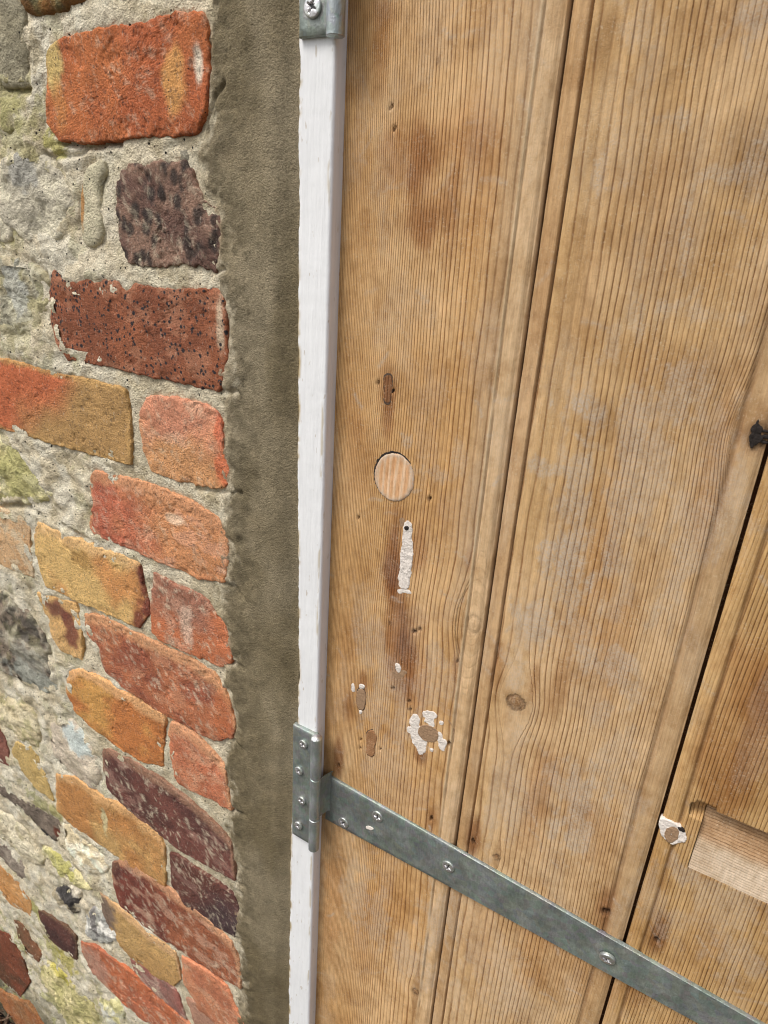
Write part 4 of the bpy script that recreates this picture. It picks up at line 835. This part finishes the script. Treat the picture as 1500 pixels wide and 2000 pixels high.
# ------------------------------------------------------------------ hinges
def plate(name, quad, y0, th, mat, parent, n=(40, 10), ch=.0006, bow=0):
    """bevelled flat plate from four corners (bottom-left, bottom-right, top-right, top-left) given in x,z"""
    bl, br, tr, tl = [np.array(q, float) for q in quad]
    s = np.linspace(0, 1, n[0]); t = np.linspace(0, 1, n[1])
    def pt(S_, T_): return (bl * (1 - S_) + br * S_) * (1 - T_) + (tl * (1 - S_) + tr * S_) * T_
    W_ = np.linalg.norm(br - bl); H_ = np.linalg.norm(tl - bl)
    s = np.r_[0, 0, ch / W_, s[1:-1], 1 - ch / W_, 1, 1]; t = np.r_[0, 0, ch / H_, t[1:-1], 1 - ch / H_, 1, 1]
    XY = np.zeros((len(t), len(s), 3))
    for j, T_ in enumerate(t):
        for i, S_ in enumerate(s):
            p = pt(S_, T_); y = y0 - th
            if i in (1, len(s) - 2) or j in (1, len(t) - 2): y += ch
            if i in (0, len(s) - 1) or j in (0, len(t) - 1): y = y0
            XY[j, i] = (p[0], y + (bow * math.sin(S_ * 9) if not (i in (0, len(s) - 1) or j in (0, len(t) - 1)) else 0), p[1])
    o = build(name, XY, gridf(len(t), len(s)).reshape(-1, 4), mat, parent, smooth=True)
    m = o.modifiers.new('edges', 'EDGE_SPLIT'); m.split_angle = math.radians(50)
    return o
def barrel(name, x, y, z0, z1, r, mat, parent, cap=True, ch=.00025):
    n = 28; rings = [(r - ch, z0), (r, z0 + ch), (r, z1 - ch), (r - ch, z1)]
    if cap: rings = [(.0001, z0 - .0003)] + rings + [(r * .55, z1 + .0006), (.0001, z1 + .0007)]
    V = [(x + rr * math.cos(2 * math.pi * i / n), y + rr * math.sin(2 * math.pi * i / n), z) for rr, z in rings for i in range(n)]
    Fq = [(k * n + i, k * n + (i + 1) % n, (k + 1) * n + (i + 1) % n, (k + 1) * n + i) for k in range(len(rings) - 1) for i in range(n)]
    o = build(name, V, Fq, mat, parent); m = o.modifiers.new('edges', 'EDGE_SPLIT'); m.split_angle = math.radians(38); return o
screw_me = []
def screw(px, py, Yp, parent, r=.0042, tilt=0, rot=.3, lift=0.0):
    x, z = map(float, un(px, py, Yp))
    if not screw_me:
        nr, na = 16, 56; V = []; 
        radii = np.r_[np.linspace(0, .62, 11), .75, .9, .97, 1.0, 1.0]
        for j, rr in enumerate(radii):
            for i in range(na):
                a = 2 * math.pi * i / na; X_, Z_ = rr * math.cos(a), rr * math.sin(a)
                y = -.0010 - .0004 * (1 - rr * rr)
                wv = .15 + .0 * rr
                arm = (abs(X_) < wv * (1.15 - rr)) or (abs(Z_) < wv * (1.15 - rr)); arm2 = False
                if rr < .58 and (arm or rr < .2): y += .0016
                elif rr < .42 and (abs(abs(X_) - abs(Z_)) < .05): y += .0004
                if j == len(radii) - 3: y = -.0009
                if j == len(radii) - 2: y = -.0006
                if j == len(radii) - 1: y = .0004
                V.append((X_ * .0042, y, Z_ * .0042))
        Fq = [(k * na + i, k * na + (i + 1) % na, (k + 1) * na + (i + 1) % na, (k + 1) * na + i) for k in range(len(radii) - 1) for i in range(na)]
        o = build('screw', V, np.array(Fq)[:, ::-1], M_SCREW, parent, center=False); screw_me.append(o.data)
        cs = [(-.0024 * a, b) for a, b in ((1, 1),)]
    else:
        o = bpy.data.objects.new('screw', screw_me[0]); COL.objects.link(o); o.parent = parent
    pw = parent['_w']; o.location = Vector((x, Yp - lift, z)) - Vector(pw); o.rotation_euler = (tilt, rot, tilt * .8); s_ = r / .0042; o.scale = (s_, 1 if not tilt else 1.4, s_)
    o['_w'] = [x, Yp, z]
    # dark bottom of the cross recess
    V = []; Fq = []
    for k_ in range(2):
        a = k_ * math.pi / 2; 
        for (q, w_) in ((-1, -1), (1, -1), (1, 1), (-1, 1)):
            X_, Z_ = q * .0019, w_ * .00042; V.append((X_ * math.cos(a) - Z_ * math.sin(a), .0001 - k_ * .00003 - .0004, X_ * math.sin(a) + Z_ * math.cos(a)))
        Fq.append((4 * k_, 4 * k_ + 1, 4 * k_ + 2, 4 * k_ + 3))
    rc = build('recess', V, Fq, M_RECESSDARK, None, center=False); rc.parent = o; rc.location = (0, 0, 0)
    return o
T = .0026
YP = YF - .0005
def w2(px, py, Y): a, b = un(px, py, Y); return (float(a), float(b))
zt_ = w2(584, 1421, YP - T)[1]; zb_ = w2(566, 1626, YP - T)[1]
xl_ = w2(570.5, 1550, YP - T)[0]
XBAR = w2(616, 1540, YF - .004)[0]; YBAR = YF - .0042; RB = .0042
hinge = thing('strap_hinge', 'lower galvanised strap hinge with a long tapering strap screwed across the boards', 'hinge', (XBAR, YF, (zt_ + zb_) / 2), 'galvanised door hinges')
plate('frame_plate', [(xl_, zb_), (XBAR - RB * .4, zb_), (XBAR - RB * .4, zt_), (xl_, zt_)], YF + .001, T + .0015, M_ZINC, hinge, (10, 30))
zk1 = w2(605, 1522, YF - .008)[1]; zk2 = w2(607, 1603, YF - .008)[1]
ztop = w2(616, 1444, YF - .006)[1]; zbot = w2(608, 1664, YF - .008)[1]
barrel('knuckle', XBAR, YBAR, zk1 + .0004, ztop, RB, M_BARREL, hinge)
barrel('knuckle', XBAR, YBAR, zk2 + .0004, zk1 - .0004, RB * .97, M_BARREL, hinge)
barrel('knuckle', XBAR, YBAR, zbot, zk2 - .0004, RB, M_BARREL, hinge)
barrel('pin', XBAR, YBAR, ztop - .001, ztop + .0012, RB * .96, M_SCREW, hinge, ch=.0009)
# strap: neck from the barrel down to the door face, then the tapering blade
Ys = YD - T
q_tl = w2(640, 1516, Ys); q_bl = w2(634, 1600, Ys)
tr_ = w2(1482, 2000, Ys); br_ = w2(1363, 2000, Ys)
def line_at(p, q, x): return p[1] + (q[1] - p[1]) * (x - p[0]) / (q[0] - p[0])
xe = .36
blade = [(q_bl[0], q_bl[1]), (xe, line_at(q_bl, br_, xe)), (xe, line_at(q_tl, tr_, xe)), (q_tl[0] + .0008, q_tl[1])]
st_ = plate('strap', blade, YD + .0002, T, M_ZINC, hinge, (120, 12), bow=.0001)
# neck (cranked)
ns = 12; V = []; zt2, zb2 = zk1 - .0012, zk2 + .0010
pts = []
for i in range(ns):
    t_ = i / (ns - 1); x = XBAR + .001 + (q_tl[0] + .0035 - XBAR - .001) * t_; y = (YBAR - RB * .10) * (1 - ss(.1, .85, np.array(t_))) + (YD - T) * ss(.1, .85, np.array(t_)); pts.append((x, float(y)))
rows = []
for zz, back in ((zb2, 1), (zb2, 0), (zt2, 0), (zt2, 1)): rows.append([(x, y + (T * .9 if back else 0), zz) for x, y in pts])
nk = build('strap_neck', rows, gridf(4, ns).reshape(-1, 4), M_ZINC, hinge); nk.modifiers.new('edges', 'EDGE_SPLIT').split_angle = math.radians(50)
for (px, py, ro) in ((592.5,1453,.4),(584,1505,.9),(589.5,1563,.2),(583,1612,1.1)): screw(px, py, YF - T - .0010, hinge, .0036, rot=ro)
for (px, py, ro) in ((738,1594,.1),(671,1606,.7),(876,1692,.3)): screw(px, py, YD - T + .0004, hinge, .0046, rot=ro)
screw(1187, 1869, YD - T + .0002, hinge, .0050, tilt=.22, rot=.4, lift=.0006)
piece('scuff', [(713,1615),(720,1613),(727,1616),(731,1620),(724,1622),(716,1619)], M_FILL, hinge, YD - T, None, h=.0005, proud=.00025, edge=.0004, amp=.0001, jag=.0006, jfreq=500, depth=.0005, seed=450)

# upper hinge: only its lower end is in the picture
zb_u = w2(584, 74, YP - T)[1]
hinge2 = thing('strap_hinge', 'upper galvanised hinge cut off by the top edge of the photo', 'hinge', (XBAR, YF, zb_u + .07), 'galvanised door hinges')
xlu = w2(583, 60, YP - T)[0]
XB2 = w2(656, 40, YF - .004)[0]
plate('frame_plate', [(xlu, zb_u), (XB2 - RB * .4, zb_u), (XB2 - RB * .4, zb_u + .14), (xlu, zb_u + .14)], YF + .001, T + .0015, M_ZINC, hinge2, (10, 30))
zbk = w2(655, 66, YF - .008)[1]
barrel('knuckle', XB2, YBAR, zbk, zbk + .046, RB * 1.1, M_BARREL, hinge2)
barrel('knuckle', XB2, YBAR, zbk + .0468, zbk + .094, RB * 1.07, M_BARREL, hinge2)
barrel('knuckle', XB2, YBAR, zbk + .0948, zbk + .15, RB * 1.1, M_BARREL, hinge2)
plate('strap', [(XB2 + .008, zbk + .047), (.36, zbk + .058), (.36, zbk + .082), (XB2 + .008, zbk + .094)], YD + .0002, T, M_ZINC, hinge2, (60, 10))
screw(611, 13, YF - T - .0010, hinge2, .0050, rot=.5)

for o in bpy.data.objects:
    if '_w' in o: del o['_w']
bpy.context.view_layer.update()
